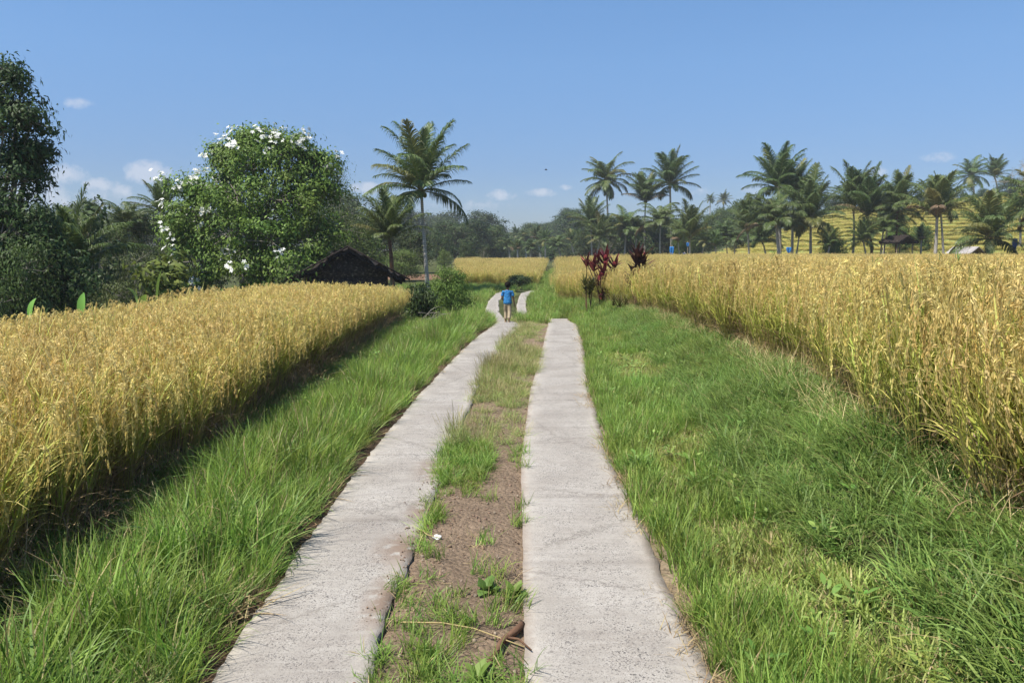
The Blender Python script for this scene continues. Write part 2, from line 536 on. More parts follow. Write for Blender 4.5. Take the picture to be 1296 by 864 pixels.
def strip(y0, y1, fl, fr, label, seed):
    rg = np.random.default_rng(seed)
    ys = np.arange(y0, y1, .05 if seed < 3 else .15)
    nx = 13
    u = np.linspace(0, 1, nx)
    X = np.zeros((len(ys), nx)); Y = np.repeat(ys[:, None], nx, 1)
    jl = .022 * (vnoise(ys * 2.2 + seed * 9, ys * 0 + 3) - .5) + .010 * (vnoise(ys * 11 + seed * 5, ys * 0 + 8) - .5) + .016 * (rg.random(len(ys)) - .5)
    jr = .022 * (vnoise(ys * 2.0 + seed * 7, ys * 0 + 13) - .5) + .010 * (vnoise(ys * 11 + seed * 3, ys * 0 + 18) - .5) + .018 * (rg.random(len(ys)) - .5)
    if seed == 2: jr = jr + .03 * (np.sin(ys * 1.1 + 1) > .55) - .02 * (np.sin(ys * 2.3) > .7)
    a = fl(ys) + jl * (.3 if seed == 1 else 1); b = fr(ys) + jr
    X = a[:, None] * (1 - u) + b[:, None] * u
    Z = prof(ys)[:, None] + .014 + .012 * (vnoise(X * 1.7, Y * 1.7) - .5) + .006 * (vnoise(X * 14, Y * 14) - .5)
    edge = np.maximum(np.clip(1 - u / .22, 0, 1), np.clip((u - .78) / .22, 0, 1))[None, :] * np.ones_like(X)
    joint = np.zeros_like(X)
    for jy in (3.95, 5.05, 7.1, 8.8, 11.9, 15.2) if seed == 1 else (4.6, 8.3, 13.5):
        wob = .02 * (vnoise(X * 6, Y * 0 + jy) - .5)
        joint = np.maximum(joint, np.clip(1 - np.abs(Y + wob - jy) / .035, 0, 1))
    Z = Z - .003 * joint
    dirt = np.zeros_like(X)
    if seed == 2:
        # soil washed over the inner edge of the left strip
        for (cy, cu, ry, ru) in ((4.15, .93, .3, .28), (4.75, .97, .22, .2), (3.5, .95, .35, .18), (5.7, .95, .35, .3)):
            dirt = np.maximum(dirt, np.clip(1.25 - np.sqrt(((Y - cy) / ry) ** 2 + ((u[None, :] - cu) / ru) ** 2), 0, 1))
    else:
        dirt = np.maximum(dirt, np.clip((u[None, :] - .90) / .1, 0, 1) * np.ones_like(X) * .6)
        dirt = np.maximum(dirt, np.clip((.07 - u[None, :]) / .07, 0, 1) * np.ones_like(X) * .55)
    col = np.stack([edge, joint, dirt], -1)
    # skirt
    top = np.stack([X, Y, Z], -1)
    lo = top[:, [0]].copy(); lo[..., 2] -= .16
    hi = top[:, [-1]].copy(); hi[..., 2] -= .16
    V = np.concatenate([lo, top, hi], 1); Cc = np.concatenate([col[:, [0]], col, col[:, [-1]]], 1)
    n2 = nx + 2
    i = (np.arange(len(ys) - 1)[:, None] * n2 + np.arange(n2 - 1)[None, :]).ravel()
    mb = MB()
    fs = [np.stack([i, i + 1, i + n2 + 1, i + n2], 1)]
    mb.add(V.reshape(-1, 3), fs, Cc.reshape(-1, 3))
    e = np.arange(n2)
    mb.f.append(np.array([list(e)])); mb.f.append(np.array([list((len(ys) - 1) * n2 + e[::-1])]))
    o = link('path', mb.mesh('concrete_strip', CONC, False))
    tag(o, label, 'path', kind='structure')


build_ground()
strip(.2, 24.6, rs_left, rs_right, 'wider pale concrete wheel strip along the right of the bare soil', 1)
strip(.2, 39.5, ls_left, ls_right, 'narrower rough concrete wheel strip beside the tall grass and left rice', 2)
strip(26.2, 40.5, lambda y: np.interp(y, [26, 31, 36, 38.5, 40.5], [.18, .18, .33, .45, .95]),
      lambda y: np.interp(y, [26, 31, 36, 38.5, 40.5], [.52, .54, .70, .95, 1.6]), 'far piece of concrete strip curving into the grass past the child', 3)

# ------------------------------------------------------------------ scatter on points (stuff only)
def proto(name, me):
    return bpy.data.objects.new(name, me)      # never linked: only its geometry is used


def scatter(name, protos, pts, rot, scl, idx, label, cat):
    me = bpy.data.meshes.new(name)
    n = len(pts)
    me.vertices.add(n); me.vertices.foreach_set('co', np.asarray(pts, np.float32).ravel())
    a = me.attributes.new('rot', 'FLOAT_VECTOR', 'POINT'); a.data.foreach_set('vector', np.asarray(rot, np.float32).ravel())
    a = me.attributes.new('scl', 'FLOAT_VECTOR', 'POINT'); a.data.foreach_set('vector', np.asarray(scl, np.float32).ravel())
    a = me.attributes.new('idx', 'INT', 'POINT'); a.data.foreach_set('value', np.asarray(idx, np.int32))
    me.update()
    o = link(name, me)
    g = bpy.data.node_groups.new(name + '_scatter', 'GeometryNodeTree')
    g.interface.new_socket('Geometry', in_out='INPUT', socket_type='NodeSocketGeometry')
    g.interface.new_socket('Geometry', in_out='OUTPUT', socket_type='NodeSocketGeometry')
    gi = g.nodes.new('NodeGroupInput'); go = g.nodes.new('NodeGroupOutput')
    ip = g.nodes.new('GeometryNodeInstanceOnPoints'); ip.inputs['Pick Instance'].default_value = True
    g2i = g.nodes.new('GeometryNodeGeometryToInstance')
    for p in reversed(protos):
        oi = g.nodes.new('GeometryNodeObjectInfo'); oi.inputs['Object'].default_value = p
        oi.inputs['As Instance'].default_value = False
        g.links.new(oi.outputs['Geometry'], g2i.inputs[0])

    def named(nm, dt):
        q = g.nodes.new('GeometryNodeInputNamedAttribute'); q.data_type = dt; q.inputs['Name'].default_value = nm
        return [s for s in q.outputs if s.enabled and s.name == 'Attribute'][0]
    g.links.new(gi.outputs[0], ip.inputs['Points'])
    g.links.new(g2i.outputs[0], ip.inputs['Instance'])
    g.links.new(named('idx', 'INT'), ip.inputs['Instance Index'])
    e2r = g.nodes.new('FunctionNodeEulerToRotation'); g.links.new(named('rot', 'FLOAT_VECTOR'), e2r.inputs[0])
    g.links.new(e2r.outputs[0], ip.inputs['Rotation'])
    g.links.new(named('scl', 'FLOAT_VECTOR'), ip.inputs['Scale'])
    g.links.new(ip.outputs[0], go.inputs[0])
    md = o.modifiers.new('scatter', 'NODES'); md.node_group = g
    tag(o, label, cat, kind='stuff')
    return o


def mixcol(rg, n, a, b, jitter=.12):
    t = rg.random((n, 1))
    c = np.array(a) * (1 - t) + np.array(b) * t
    return c * (1 + jitter * (rg.random((n, 1)) - .5) * 2)


GOLD_A, GOLD_B = (.64, .47, .15), (.84, .69, .28)


def rice_clump(seed, tillers=17, H=.80, green=.5, grains=34, dead=14, lean=0.0, spread=1.0):
    rg = np.random.default_rng(seed)
    mb = MB()
    n = tillers
    az = rg.random(n) * 2 * PI
    r = .055 * np.sqrt(rg.random(n))
    base = np.stack([r * np.cos(az), r * np.sin(az), np.zeros(n)], -1)
    th0 = R(2) + rg.random(n) * R(9) * spread
    th1 = th0 + rg.random(n) * R(10)
    ln = H * (.80 + .38 * rg.random(n))
    p, side, d = bent(base, az, th0, th1, ln, 5)
    w = np.tile(np.array([.0055, .005, .0045, .004, .0028]), (n, 1))
    ribbons(mb, p, w, side, mixcol(rg, n, (.42, .38, .11), (.55, .46, .17)))
    ribbons(mb, p, w, norm(np.cross(d, side[:, None, :])), mixcol(rg, n, (.42, .38, .11), (.55, .46, .17)))
    # leaves
    k = 3
    fr = rg.random((n, k)) * .50 + .25
    ii = np.clip((fr * 4).astype(int), 0, 3); ff = fr * 4 - ii
    rows = np.arange(n)[:, None]
    lb = (p[rows, ii] * (1 - ff[..., None]) + p[rows, ii + 1] * ff[..., None]).reshape(-1, 3)
    m = n * k
    laz = rg.random(m) * 2 * PI
    lth0 = R(8) + rg.random(m) * R(28)
    lth1 = lth0 + R(8) + rg.random(m) ** 1.6 * R(100)
    ll = .24 + rg.random(m) * .22
    lp, ls, ld = bent(lb, laz, lth0, lth1, ll, 6)
    lw = np.outer(.006 + rg.random(m) * .005, np.array([.55, .95, 1.0, .85, .55, .05]))
    gcol = mixcol(rg, m, (.30, .38, .05), (.52, .54, .11))
    ycol = mixcol(rg, m, (.56, .47, .13), (.70, .56, .24))
    sel = (rg.random((m, 1)) < green)
    c = np.where(sel, gcol, ycol)
    ribbons(mb, lp, lw, ls, c, c * .5 + ycol * .5)
    # panicles
    paz = az + (rg.random(n) - .5) * 1.5
    pth0 = R(5) + rg.random(n) * R(18)
    pth1 = R(158) + rg.random(n) * R(24)
    pl = .25 + rg.random(n) * .11
    pp, ps, pd = bent(p[:, -1], paz, pth0, pth1, pl, 9, hook=.42)
    ribbons(mb, pp, np.full((n, 9), .003), ps, mixcol(rg, n, (.36, .28, .09), (.44, .34, .12)))
    q = grains
    s = (rg.random((n, q)) ** .9) * .84 + .16
    ii = np.clip((s * 8).astype(int), 0, 7); ff = s * 8 - ii
    gp = (pp[rows, ii] * (1 - ff[..., None]) + pp[rows, ii + 1] * ff[..., None])
    gd = pd[rows, ii]
    off = rg.normal(size=(n, q, 3)) * np.array([.0045, .0045, .006])
    off[..., 2] -= .016 * rg.random((n, q))
    gp = (gp + off).reshape(-1, 3)
    gdir = norm(gd.reshape(-1, 3) * .9 + rg.normal(size=(n * q, 3)) * .13 + np.array([0, 0, -.5]))
    gs = norm(np.cross(gdir, rg.normal(size=(n * q, 3))))
    gl = .016 + rg.random(n * q) * .010
    path = np.stack([gp, gp + gdir * gl[:, None] * .5, gp + gdir * gl[:, None]], 1)
    gw = np.outer(.0048 + rg.random(n * q) * .0022, np.array([.25, 1.0, .15]))
    gc = np.repeat(mixcol(rg, n, GOLD_A, GOLD_B, .15), q, 0) * (1 + .25 * (rg.random((n * q, 1)) - .5))
    ribbons(mb, path, gw, gs, gc)
    # dead lower leaves
    m = dead
    if m:
        daz = rg.random(m) * 2 * PI
        db = np.stack([.05 * np.cos(daz), .05 * np.sin(daz), .03 + .3 * rg.random(m)], -1)
        dp, ds, _ = bent(db, daz, R(25) + rg.random(m) * R(40), R(95) + rg.random(m) * R(70), .16 + rg.random(m) * .25, 5)
        dc = mixcol(rg, m, (.17, .105, .055), (.42, .30, .17), .3)
        ribbons(mb, dp, np.outer(.005 + rg.random(m) * .005, np.array([.7, 1, .9, .6, .1])), ds, dc)
    return mb.mesh('rice_clump', M['rice'])


def blade_clump(seed, n, rad, l0, l1, w0, w1, th=(3, 25), bend=(10, 80), ca=(.09, .16, .025), cb=(.17, .25, .045), dry=.05, Sg=5, stalks=0, mat='grass'):
    rg = np.random.default_rng(seed)
    mb = MB()
    az = rg.random(n) * 2 * PI
    r = rad * np.sqrt(rg.random(n)); a2 = rg.random(n) * 2 * PI
    base = np.stack([r * np.cos(a2), r * np.sin(a2), np.full(n, -.01)], -1)
    t0 = R(th[0]) + rg.random(n) * R(th[1] - th[0])
    t1 = t0 + R(bend[0]) + rg.random(n) ** 1.4 * R(bend[1] - bend[0])
    p, s, d = bent(base, az, t0, t1, l0 + rg.random(n) * (l1 - l0), Sg)
    prof_ = np.interp(np.linspace(0, 1, Sg), [0, .3, .7, 1], [.75, 1, .7, .03])
    w = np.outer(w0 + rg.random(n) * (w1 - w0), prof_)
    c = mixcol(rg, n, ca, cb, .15)
    dr = mixcol(rg, n, (.36, .29, .13), (.48, .38, .20))
    c = np.where(rg.random((n, 1)) < dry, dr, c)
    tw = (rg.random((n, 1)) - .5) * 1.0
    s = norm(s + tw * np.array([0, 0, 1.0]))
    ribbons(mb, p, w, s, c)
    if stalks:
        m = stalks
        az = rg.random(m) * 2 * PI
        base = np.stack([rad * .6 * np.cos(az), rad * .6 * np.sin(az), np.zeros(m)], -1)
        p, s, d = bent(base, az, R(3) + rg.random(m) * R(18), R(15) + rg.random(m) * R(30), l1 * (.9 + .5 * rg.random(m)), 6)
        ribbons(mb, p, np.tile(np.array([.003, .003, .0025, .0025, .005, .002]), (m, 1)), s, mixcol(rg, m, (.24, .24, .08), (.40, .33, .16)))
    return mb.mesh('grass_tuft', M[mat])


def keep_view(x, y, margin=3.0, amax=.70):
    return (np.abs(x) < amax * y + margin) & (y > 1.2)


def jitter_points(x0, x1, y0, y1, dens, rg):
    n = int((x1 - x0) * (y1 - y0) * dens)
    return rg.random(n) * (x1 - x0) + x0, rg.random(n) * (y1 - y0) + y0


def rand_rot(n, rg, tilt=.12):
    return np.stack([(rg.random(n) - .5) * 2 * tilt, (rg.random(n) - .5) * 2 * tilt, rg.random(n) * 2 * PI], -1)


def lean_rot(spin, tx, ty):
    # random spin, then a lean of tx towards +x and ty towards +y
    out = np.zeros((len(spin), 3))
    for i in range(len(spin)):
        m = Matrix.Rotation(float(tx[i]), 3, 'Y') @ Matrix.Rotation(-float(ty[i]), 3, 'X') @ Matrix.Rotation(float(spin[i]), 3, 'Z')
        out[i] = m.to_euler()[:]
    return out


# ---- rice
near_protos = [proto('rice_proto', rice_clump(100 + i, tillers=18, H=.74, green=.72, grains=62, dead=18)) for i in range(10)]
right_protos = [proto('rice_proto', rice_clump(200 + i, tillers=18, H=.83, green=.85, grains=62, dead=14)) for i in range(10)]
far_protos = [proto('rice_proto', rice_clump(300 + i, tillers=14, H=.82, green=.55, grains=22, dead=0)) for i in range(5)]

rg = np.random.default_rng(21)
# planted roughly on a jittered grid
gx, gy = np.meshgrid(np.arange(-5.6, -2.3, .165), np.arange(1.4, 21.2, .165))
x = gx.ravel() + (rg.random(gx.size) - .5) * .12; y = gy.ravel() + (rg.random(gx.size) - .5) * .12
ok = (x < edge_left(y) - .04 + .10 * (vnoise(y * 1.7, y * 0) - .5)) & (x > -5.35 + .15 * (vnoise(y, y * 0 + 4) - .5)) & keep_view(x, y, 1.5)
ok &= (y < 20.6 - .25 * (x + 2.6))
x, y = x[ok], y[ok]
n = len(x)
hvar = .93 + .14 * vnoise(x * .9, y * .9)
scl = np.stack([np.ones(n)] * 2 + [hvar * (.93 + .14 * rg.random(n))], -1)
scatter('rice_field', near_protos, np.stack([x, y, height(x, y)], -1),
        lean_rot(rg.random(n) * 2 * PI, np.clip(1 - (edge_left(y) - x) / .55, 0, 1) * (.03 + .20 * rg.random(n)) + .07 * rg.normal(size=n), .09 * rg.normal(size=n)), scl, rg.integers(0, 10, n),
        'ripe golden rice standing on the left terrace with its shaded side to the path', 'rice field')

# right field
gx, gy = np.meshgrid(np.arange(1.3, 22, .175), np.arange(1.6, 30, .175))
x = gx.ravel() + (rg.random(gx.size) - .5) * .13; y = gy.ravel() + (rg.random(gx.size) - .5) * .13
ok = (x > edge_right(y) + .06 + .25 * (vnoise(y * 1.3, y * 0 + 9) - .5)) & keep_view(x, y, 1.5, .68)
x1, y1 = x[ok], y[ok]
n1 = len(x1)
# plants at the rim lean out over the bank
rim = np.clip(1 - (x1 - edge_right(y1)) / .6, 0, 1)
rot = lean_rot(rg.random(n1) * 2 * PI, -rim * (.02 + .30 * rg.random(n1)) + .07 * rg.normal(size=n1), .08 * rg.normal(size=n1) - .04)
scl1 = np.stack([np.ones(n1)] * 2 + [(.94 + .16 * vnoise(x1 * .7, y1 * .7)) * (.92 + .16 * rg.random(n1))], -1)
scatter('rice_field', right_protos, np.stack([x1, y1, height(x1, y1)], -1), rot, scl1, rg.integers(0, 10, n1),
        'sunlit ripe rice on the raised field along the right verge', 'rice field')
x, y = jitter_points(1.4, 45, 30, 63, 9, rg)
ok = (x > edge_right(y) + .06) & keep_view(x, y, 1.0, .68)
x, y = x[ok], y[ok]; n = len(x)
scl = np.stack([1.25 * np.ones(n)] * 2 + [(.97 + .12 * vnoise(x * .5, y * .5)) * (.92 + .16 * rg.random(n))], -1)
scatter('rice_field', far_protos, np.stack([x, y, height(x, y)], -1), rand_rot(n, rg), scl, rg.integers(0, 5, n),
        'far part of the right rice field reaching to the palms', 'rice field')
# centre field
x, y = jitter_points(-7, 4, 45.5, 84, 11, rg)
fr_ = 46 + 2.0 * (vnoise(x * .6, x * 0) - .5)
ok = (x < edge_right(y) - 1.1) & (y > fr_) & ~((y > 56) & (y < 62) & (x < -1.6)) & (x > -.068 * y)
x, y = x[ok], y[ok]; n = len(x)
scl = np.stack([1.25 * np.ones(n)] * 2 + [.88 * (.97 + .12 * vnoise(x * .5, y * .5)) * (.92 + .16 * rg.random(n))], -1)
scatter('rice_field', far_protos, np.stack([x, y, height(x, y)], -1), rand_rot(n, rg), scl, rg.integers(0, 5, n),
        'distant rice field across the bend beyond the child', 'rice field')
# terraces
x, y = jitter_points(12, 110, 64, 131, 7, rg)
tz, ris, on = terrace(x, y)
ok = on & ((ris < .5) | (rg.random(len(x)) < .5)) & keep_view(x, y, 1.0, .70)
x, y = x[ok], y[ok]; n = len(x)
terr_protos = [proto('rice_proto', rice_clump(340 + i, tillers=16, H=.5, green=.7, grains=18, dead=0, spread=2.2)) for i in range(4)]
scl = np.stack([1.9 * np.ones(n)] * 2 + [.55 * (.6 + .7 * vnoise(x * .12, y * .3)) * (.85 + .3 * rg.random(n))], -1)
scatter('rice_terrace', terr_protos, np.stack([x, y, height(x, y)], -1), rand_rot(n, rg), scl, rg.integers(0, 4, n),
        'yellow green rice growing on the stepped hillside behind the right palms', 'rice terraces')

# ---- grass
G_A, G_B = (.085, .165, .022), (.19, .28, .045)
tall = [proto('grass_proto', blade_clump(400 + i, 34, .07, .20, .46, .004, .0085, (3, 22), (10, 85), (.14, .25, .033), (.31, .41, .08), .05)) for i in range(6)]
short = [proto('grass_proto', blade_clump(420 + i, 46, .085, .05, .13, .004, .008, (10, 55), (10, 70), (.19, .265, .05), (.39, .43, .12), .2)) for i in range(6)]
mid_ = [proto('grass_proto', blade_clump(440 + i, 40, .08, .12, .26, .004, .008, (5, 35), (10, 80), (.14, .25, .04), (.29, .38, .08), .07)) for i in range(6)]
lush = [proto('grass_proto', blade_clump(460 + i, 36, .10, .22, .46, .006, .011, (10, 45), (40, 115), (.10, .18, .035), (.23, .32, .08), .05, 6)) for i in range(6)]
wiry = [proto('grass_proto', blade_clump(480 + i, 44, .10, .10, .30, .003, .006, (8, 60), (10, 80), (.17, .25, .055), (.36, .42, .13), .12, 5, 6)) for i in range(6)]
dryt = [proto('grass_proto', blade_clump(500 + i, 22, .06, .04, .13, .0018, .0035, (40, 85), (0, 60), (.22, .15, .08), (.38, .29, .16), .25, mat='straw')) for i in range(4)]


def lay(name, protos, x, y, smin, smax, label, cat, rg, tilt=.15, rot=None, zoff=0.0, hs=None):
    n = len(x)
    s = smin + rg.random(n) * (smax - smin)
    if hs is not None: s = s * hs
    scl = np.stack([np.maximum(s, .7), np.maximum(s, .7), s], -1)
    return scatter(name, protos, np.stack([x, y, height(x, y) + zoff], -1), rand_rot(n, rg, tilt) if rot is None else rot, scl, rg.integers(0, len(protos), n), label, cat)


# left verge: tall fresh grass hanging over the concrete edge
x, y = jitter_points(-2.9, 0, 1.3, 23, 210, rg)
e = ls_left(y)
dens = np.interp(y, [3, 9, 23], [1, .75, .45])
ok = (x < e - .10 + .12 * (vnoise(y * 3, y * 0 + 2) - .5)) & (x > edge_left(y) - .1) & keep_view(x, y, 1.0) & (rg.random(len(x)) < dens)
x, y = x[ok], y[ok]
ridge = .58 + .55 * np.exp(-((x - (ls_left(y) - .55)) / .40) ** 2)
ridge = ridge * (.75 + .5 * vnoise(x * 1.6, y * 1.6))
ridge = np.where(x < edge_left(y) + .35, ridge * .7, ridge)
gap = vnoise(x * 4.5 + 60, y * 3.5)
ok = gap > .27
x, y, ridge, gap = x[ok], y[ok], ridge[ok], gap[ok]
d_ = ls_left(y) - x
tx = np.clip(1 - d_ / .7, 0, 1) * (.04 + .36 * rg.random(len(x))) + .16 * rg.normal(size=len(x))
rot_ = lean_rot(rg.random(len(x)) * 2 * PI, tx, .16 * rg.normal(size=len(x)))
lay('grass', tall + lush[:2] + wiry[:2], x, y, .72, 1.2, 'tall fresh green grass on the left verge leaning over the concrete', 'grass', rg, hs=ridge * (.62 + .5 * gap), rot=rot_)
xd, yd = x[::9] + .03, y[::9]
lay('dry_grass', dryt, xd, yd, 1.2, 2.6, 'dead brown blades between the fresh grass of the left verge', 'dry grass', rg, zoff=.03)

# right verge: mown near the strip, lush on the bank
x, y = jitter_points(.5, 4.2, 1.3, 26, 260, rg)
e0, e1 = rs_right(y), edge_right(y)
u = (x - e0) / (e1 - e0)
dens = np.interp(y, [3, 9, 26], [1, .8, .45])
ok = (x > e0 + .05 + .07 * (vnoise(y * 2.6, y * 0 + 6) - .5)) & (x < e1 + .15) & keep_view(x, y, 1.0) & (rg.random(len(x)) < dens)
x, y, u = x[ok], y[ok], u[ok]
patch = vnoise(x * 1.3 + 9, y * 1.3)
kind = np.where(u + .35 * (patch - .5) > .52, 2, np.where((u < .16) | (patch > .58), 1, 0))
s_ = kind == 0
lay('grass', short, x[s_], y[s_], .8, 1.3, 'short cropped grass on the right verge', 'grass', rg)
s_ = kind == 1
lay('grass', mid_, x[s_], y[s_], .6, 1.05, 'knee high green grass edging the right concrete strip', 'grass', rg)
s_ = (kind == 2) & (rg.random(len(x)) < .62)
hb = (.7 + .75 * vnoise(x * .9 + 3, y * .9)) * np.interp(y, [3, 8, 20], [.72, .62, .62])
lay('grass', lush, x[s_], y[s_], .7, 1.1, 'lush dark green grass on the bank below the right rice', 'grass', rg, hs=hb[s_])

# small broad-leaved weeds in both verges
wp = []
for i in range(4):
    rg2 = np.random.default_rng(560 + i); mb = MB(); nn = 9
    az = rg2.random(nn) * 2 * PI
    b0 = np.stack([.03 * np.cos(az), .03 * np.sin(az), .02 + .07 * rg2.random(nn)], -1)
    p_, s_2, _ = bent(b0, az, R(40) + rg2.random(nn) * R(40), R(70) + rg2.random(nn) * R(50), .028 + .03 * rg2.random(nn), 5)
    ribbons(mb, p_, np.outer(.013 + .010 * rg2.random(nn), np.array([.3, .9, 1, .7, .08])), s_2, mixcol(rg2, nn, (.12, .22, .04), (.26, .34, .09)))
    wp.append(proto('weed_proto', mb.mesh('small_weed', M['leaf'])))
x, y = jitter_points(-2.6, 3.2, 1.3, 12, 14, rg)
ok = ((x < ls_left(y) - .12) & (x > edge_left(y) + .1)) | ((x > rs_right(y) + .08) & (x < edge_right(y) - .1))
lay('weeds', wp, x[ok], y[ok], .8, 1.4, 'small broad leaved weeds scattered through the grass verges', 'weeds', rg, zoff=.03)

# median
x, y = jitter_points(-.6, 1.1, 1.3, 25, 330, rg)
u = (x - ls_right(y)) / np.maximum(rs_left(y) - ls_right(y), .1)
pat = vnoise(x * 3.1 + 20, y * 1.6)
prob = np.interp(y, [2.4, 2.9, 3.35, 3.6, 3.9, 4.3, 6.6, 7.2, 8.2, 10, 12, 14, 17, 20, 24], [.55, .5, .45, .25, .10, .03, .03, .15, .42, .62, .6, .42, .26, .24, .3])
prob = prob * np.where(y > 6.8, np.clip(1.25 - np.interp(y, [7, 9.5, 11, 14, 18], [.9, .35, .35, .9, 1.1]) * u, .1, 1.2), 1)
left_bias = np.interp(y, [5.0, 5.6, 6.4, 7.4], [0, .65, .65, 0]) * (u < .6)
prob = np.where((y > 3.2) & (y < 7.5) & ((u < .10) | (u > .93)), np.maximum(prob, .34), prob)
ok = (u > -.08) & (u < 1.03) & (rg.random(len(x)) < np.clip((prob + left_bias) * (pat * 1.7 - .15), 0, 1))
x, y, u = x[ok], y[ok], u[ok]
far_ = y > 6.4
lay('grass', wiry, x[far_], y[far_], .55, 1.05, 'wiry pale grass with seed stalks on the median between the strips', 'grass', rg, hs=((.35 + .95 * vnoise(x * 2.6, y * 1.5)) * np.interp(y, [7, 9, 13, 17, 24], [1, 1.0, .85, .6, .5]) * (1.15 - .45 * u) * .74)[far_])
lay('grass', mid_, x[~far_], y[~far_], .3, .6, 'low weedy grass tufts on the bare median soil', 'grass', rg, tilt=.5)

# dead runners along the right strip
x, y = jitter_points(.5, 2.0, 1.3, 20, 150, rg)
o_ = x - rs_right(y)
ok = (np.abs(o_ + .01) < .09) & (rg.random(len(x)) < (vnoise(y * 1.8 + 3, y * 0) > .42) * np.interp(y, [4, 12, 20], [1, .5, .2]))
lay('dry_grass', dryt, x[ok], y[ok], .7, 1.5, 'dead brown grass runners creeping over the right strip edge', 'dry grass', rg, zoff=.02)
x, y = jitter_points(-.6, 1.8, 1.3, 12, 40, rg)
u = (x - ls_right(y)) / np.maximum(rs_left(y) - ls_right(y), .1)
ok = ((u > 0) & (u < 1) & (y < 4.6) & (rg.random(len(x)) < .25)) | ((x > rs_right(y) + .3) & (x < rs_right(y) + 1.0) & (rg.random(len(x)) < .5))
lay('dry_grass', dryt, x[ok], y[ok], .7, 1.4, 'scattered dry grass on the soil and mown verge', 'dry grass', rg, zoff=.0)

# straw leaning out of the right rice edge
strawp = [proto('straw_proto', blade_clump(520 + i, 30, .12, .16, .42, .0025, .0055, (20, 85), (5, 70), (.46, .36, .17), (.66, .54, .30), .3, 5, mat='straw')) for i in range(6)]
x, y = jitter_points(1.3, 4, 1.5, 24, 75, rg)
o_ = x - edge_right(y)
ok = (o_ > -.16) & (o_ < .30) & keep_view(x, y, 1) & (rg.random(len(x)) < .35 + .6 * (vnoise(y * 1.2, y * 0 + 31) > .45))
lay('dry_straw', strawp, x[ok], y[ok], .6, 1.1, 'pale dry rice straw leaning over the grassy bank', 'straw', rg, tilt=.3)
# dry lower stalks along the left rice face
deadp = [proto('straw_proto', blade_clump(540 + i, 22, .08, .18, .46, .003, .006, (10, 60), (10, 110), (.20, .12, .07), (.46, .32, .19), .1, 6, mat='straw')) for i in range(5)]
x, y = jitter_points(-3.2, -2.2, 1.5, 21, 60, rg)
o_ = edge_left(y) - x
ok = (o_ > -.12) & (o_ < .2) & keep_view(x, y, 1)
lay('dry_straw', deadp, x[ok], y[ok], .7, 1.2, 'brown withered leaves at the foot of the left rice', 'straw', rg, tilt=.2)

# remaining grass round the bend and along the far lane
x, y = jitter_points(-9, 5, 20, 62, 45, rg)
inpath = ((x > ls_left(y) - .05) & (x < ls_right(y) + .05) & (y < 40)) | ((x > .12) & (x < np.interp(y, [26, 31, 36, 38.5, 41], [.58, .6, .8, 1.0, 1.6])) & (y > 25.8) & (y < 41)) \
    | ((x > rs_left(y) - .02) & (x < rs_right(y) + .05) & (y < 24.6)) | ((x > ls_right(y)) & (x < .12) & (y > 23.4) & (y < 36))
cross = (np.abs(y - 33.0 - .25 * (x + 1.2)) < .8) & (x < -.95) & (x > -2.6)
ok = ~inpath & ~cross & (x < edge_right(y) + .05) & ~((y > 45.5) & (x < edge_right(y) - 1.1)) & (x > -3.0 - (y - 20) * .14) & (rg.random(len(x)) < np.interp(y, [20, 40, 62], [1, .55, .3]))
x, y = x[ok], y[ok]
lay('grass', mid_ + short, x, y, .8, 1.6, 'green grass round the bend and along the far lane', 'grass', rg)
# gravel on the median
rp = []
for i in range(4):
    rg2 = np.random.default_rng(600 + i)
    mb = MB()
    ico = np.array([[0, 0, 1], [.89, 0, .45], [.28, .85, .45], [-.72, .53, .45], [-.72, -.53, .45], [.28, -.85, .45], [.72, .53, -.45], [-.28, .85, -.45], [-.89, 0, -.45], [-.28, -.85, -.45], [.72, -.53, -.45], [0, 0, -1]])
    fc = np.array([[0, 1, 2], [0, 2, 3], [0, 3, 4], [0, 4, 5], [0, 5, 1], [1, 6, 2], [2, 7, 3], [3, 8, 4], [4, 9, 5], [5, 10, 1], [6, 7, 2], [7, 8, 3], [8, 9, 4], [9, 10, 5], [10, 6, 1], [6, 11, 7], [7, 11, 8], [8, 11, 9], [9, 11, 10], [10, 11, 6]])
    mb.add(ico * (1 + .35 * (rg2.random((12, 1)) - .5)) * np.array([1, .8, .6]), [fc], (.24, .165, .115) if i < 3 else (.30, .235, .175))
    rp.append(proto('pebble_proto', mb.mesh('pebble', M['straw'])))
x, y = jitter_points(-.6, .6, 1.4, 9, 700, rg)
u = (x - ls_right(y)) / np.maximum(rs_left(y) - ls_right(y), .1)
ok = (u > -.05) & (u < 1.0)
x, y = x[ok], y[ok]; n = len(x)
s = .0025 + .012 * rg.random(n) ** 4
scatter('gravel', rp, np.stack([x, y, height(x, y) + s * .2], -1), rand_rot(n, rg, 1.0), np.stack([s] * 3, -1), rg.integers(0, 4, n), 'small clods and pebbles on the bare brown median', 'gravel')

x, y = jitter_points(-.8, 0, 2.6, 7.0, 900, rg)
o_ = ls_right(y) - x
ok = (o_ > -.02) & (o_ < .17) & (rg.random(len(x)) < np.clip(1 - o_ / .17, 0, 1) * (vnoise(y * 2.3, y * 0 + 77) > .42) * 1.0)
x, y = x[ok], y[ok]; n = len(x)
s = .002 + .006 * rg.random(n) ** 2
scatter('gravel', rp, np.stack([x, y, prof(y) + .019], -1), rand_rot(n, rg, 1.0), np.stack([s] * 3, -1), rg.integers(0, 4, n), 'crumbs of soil washed onto the inner edge of the left strip', 'gravel')

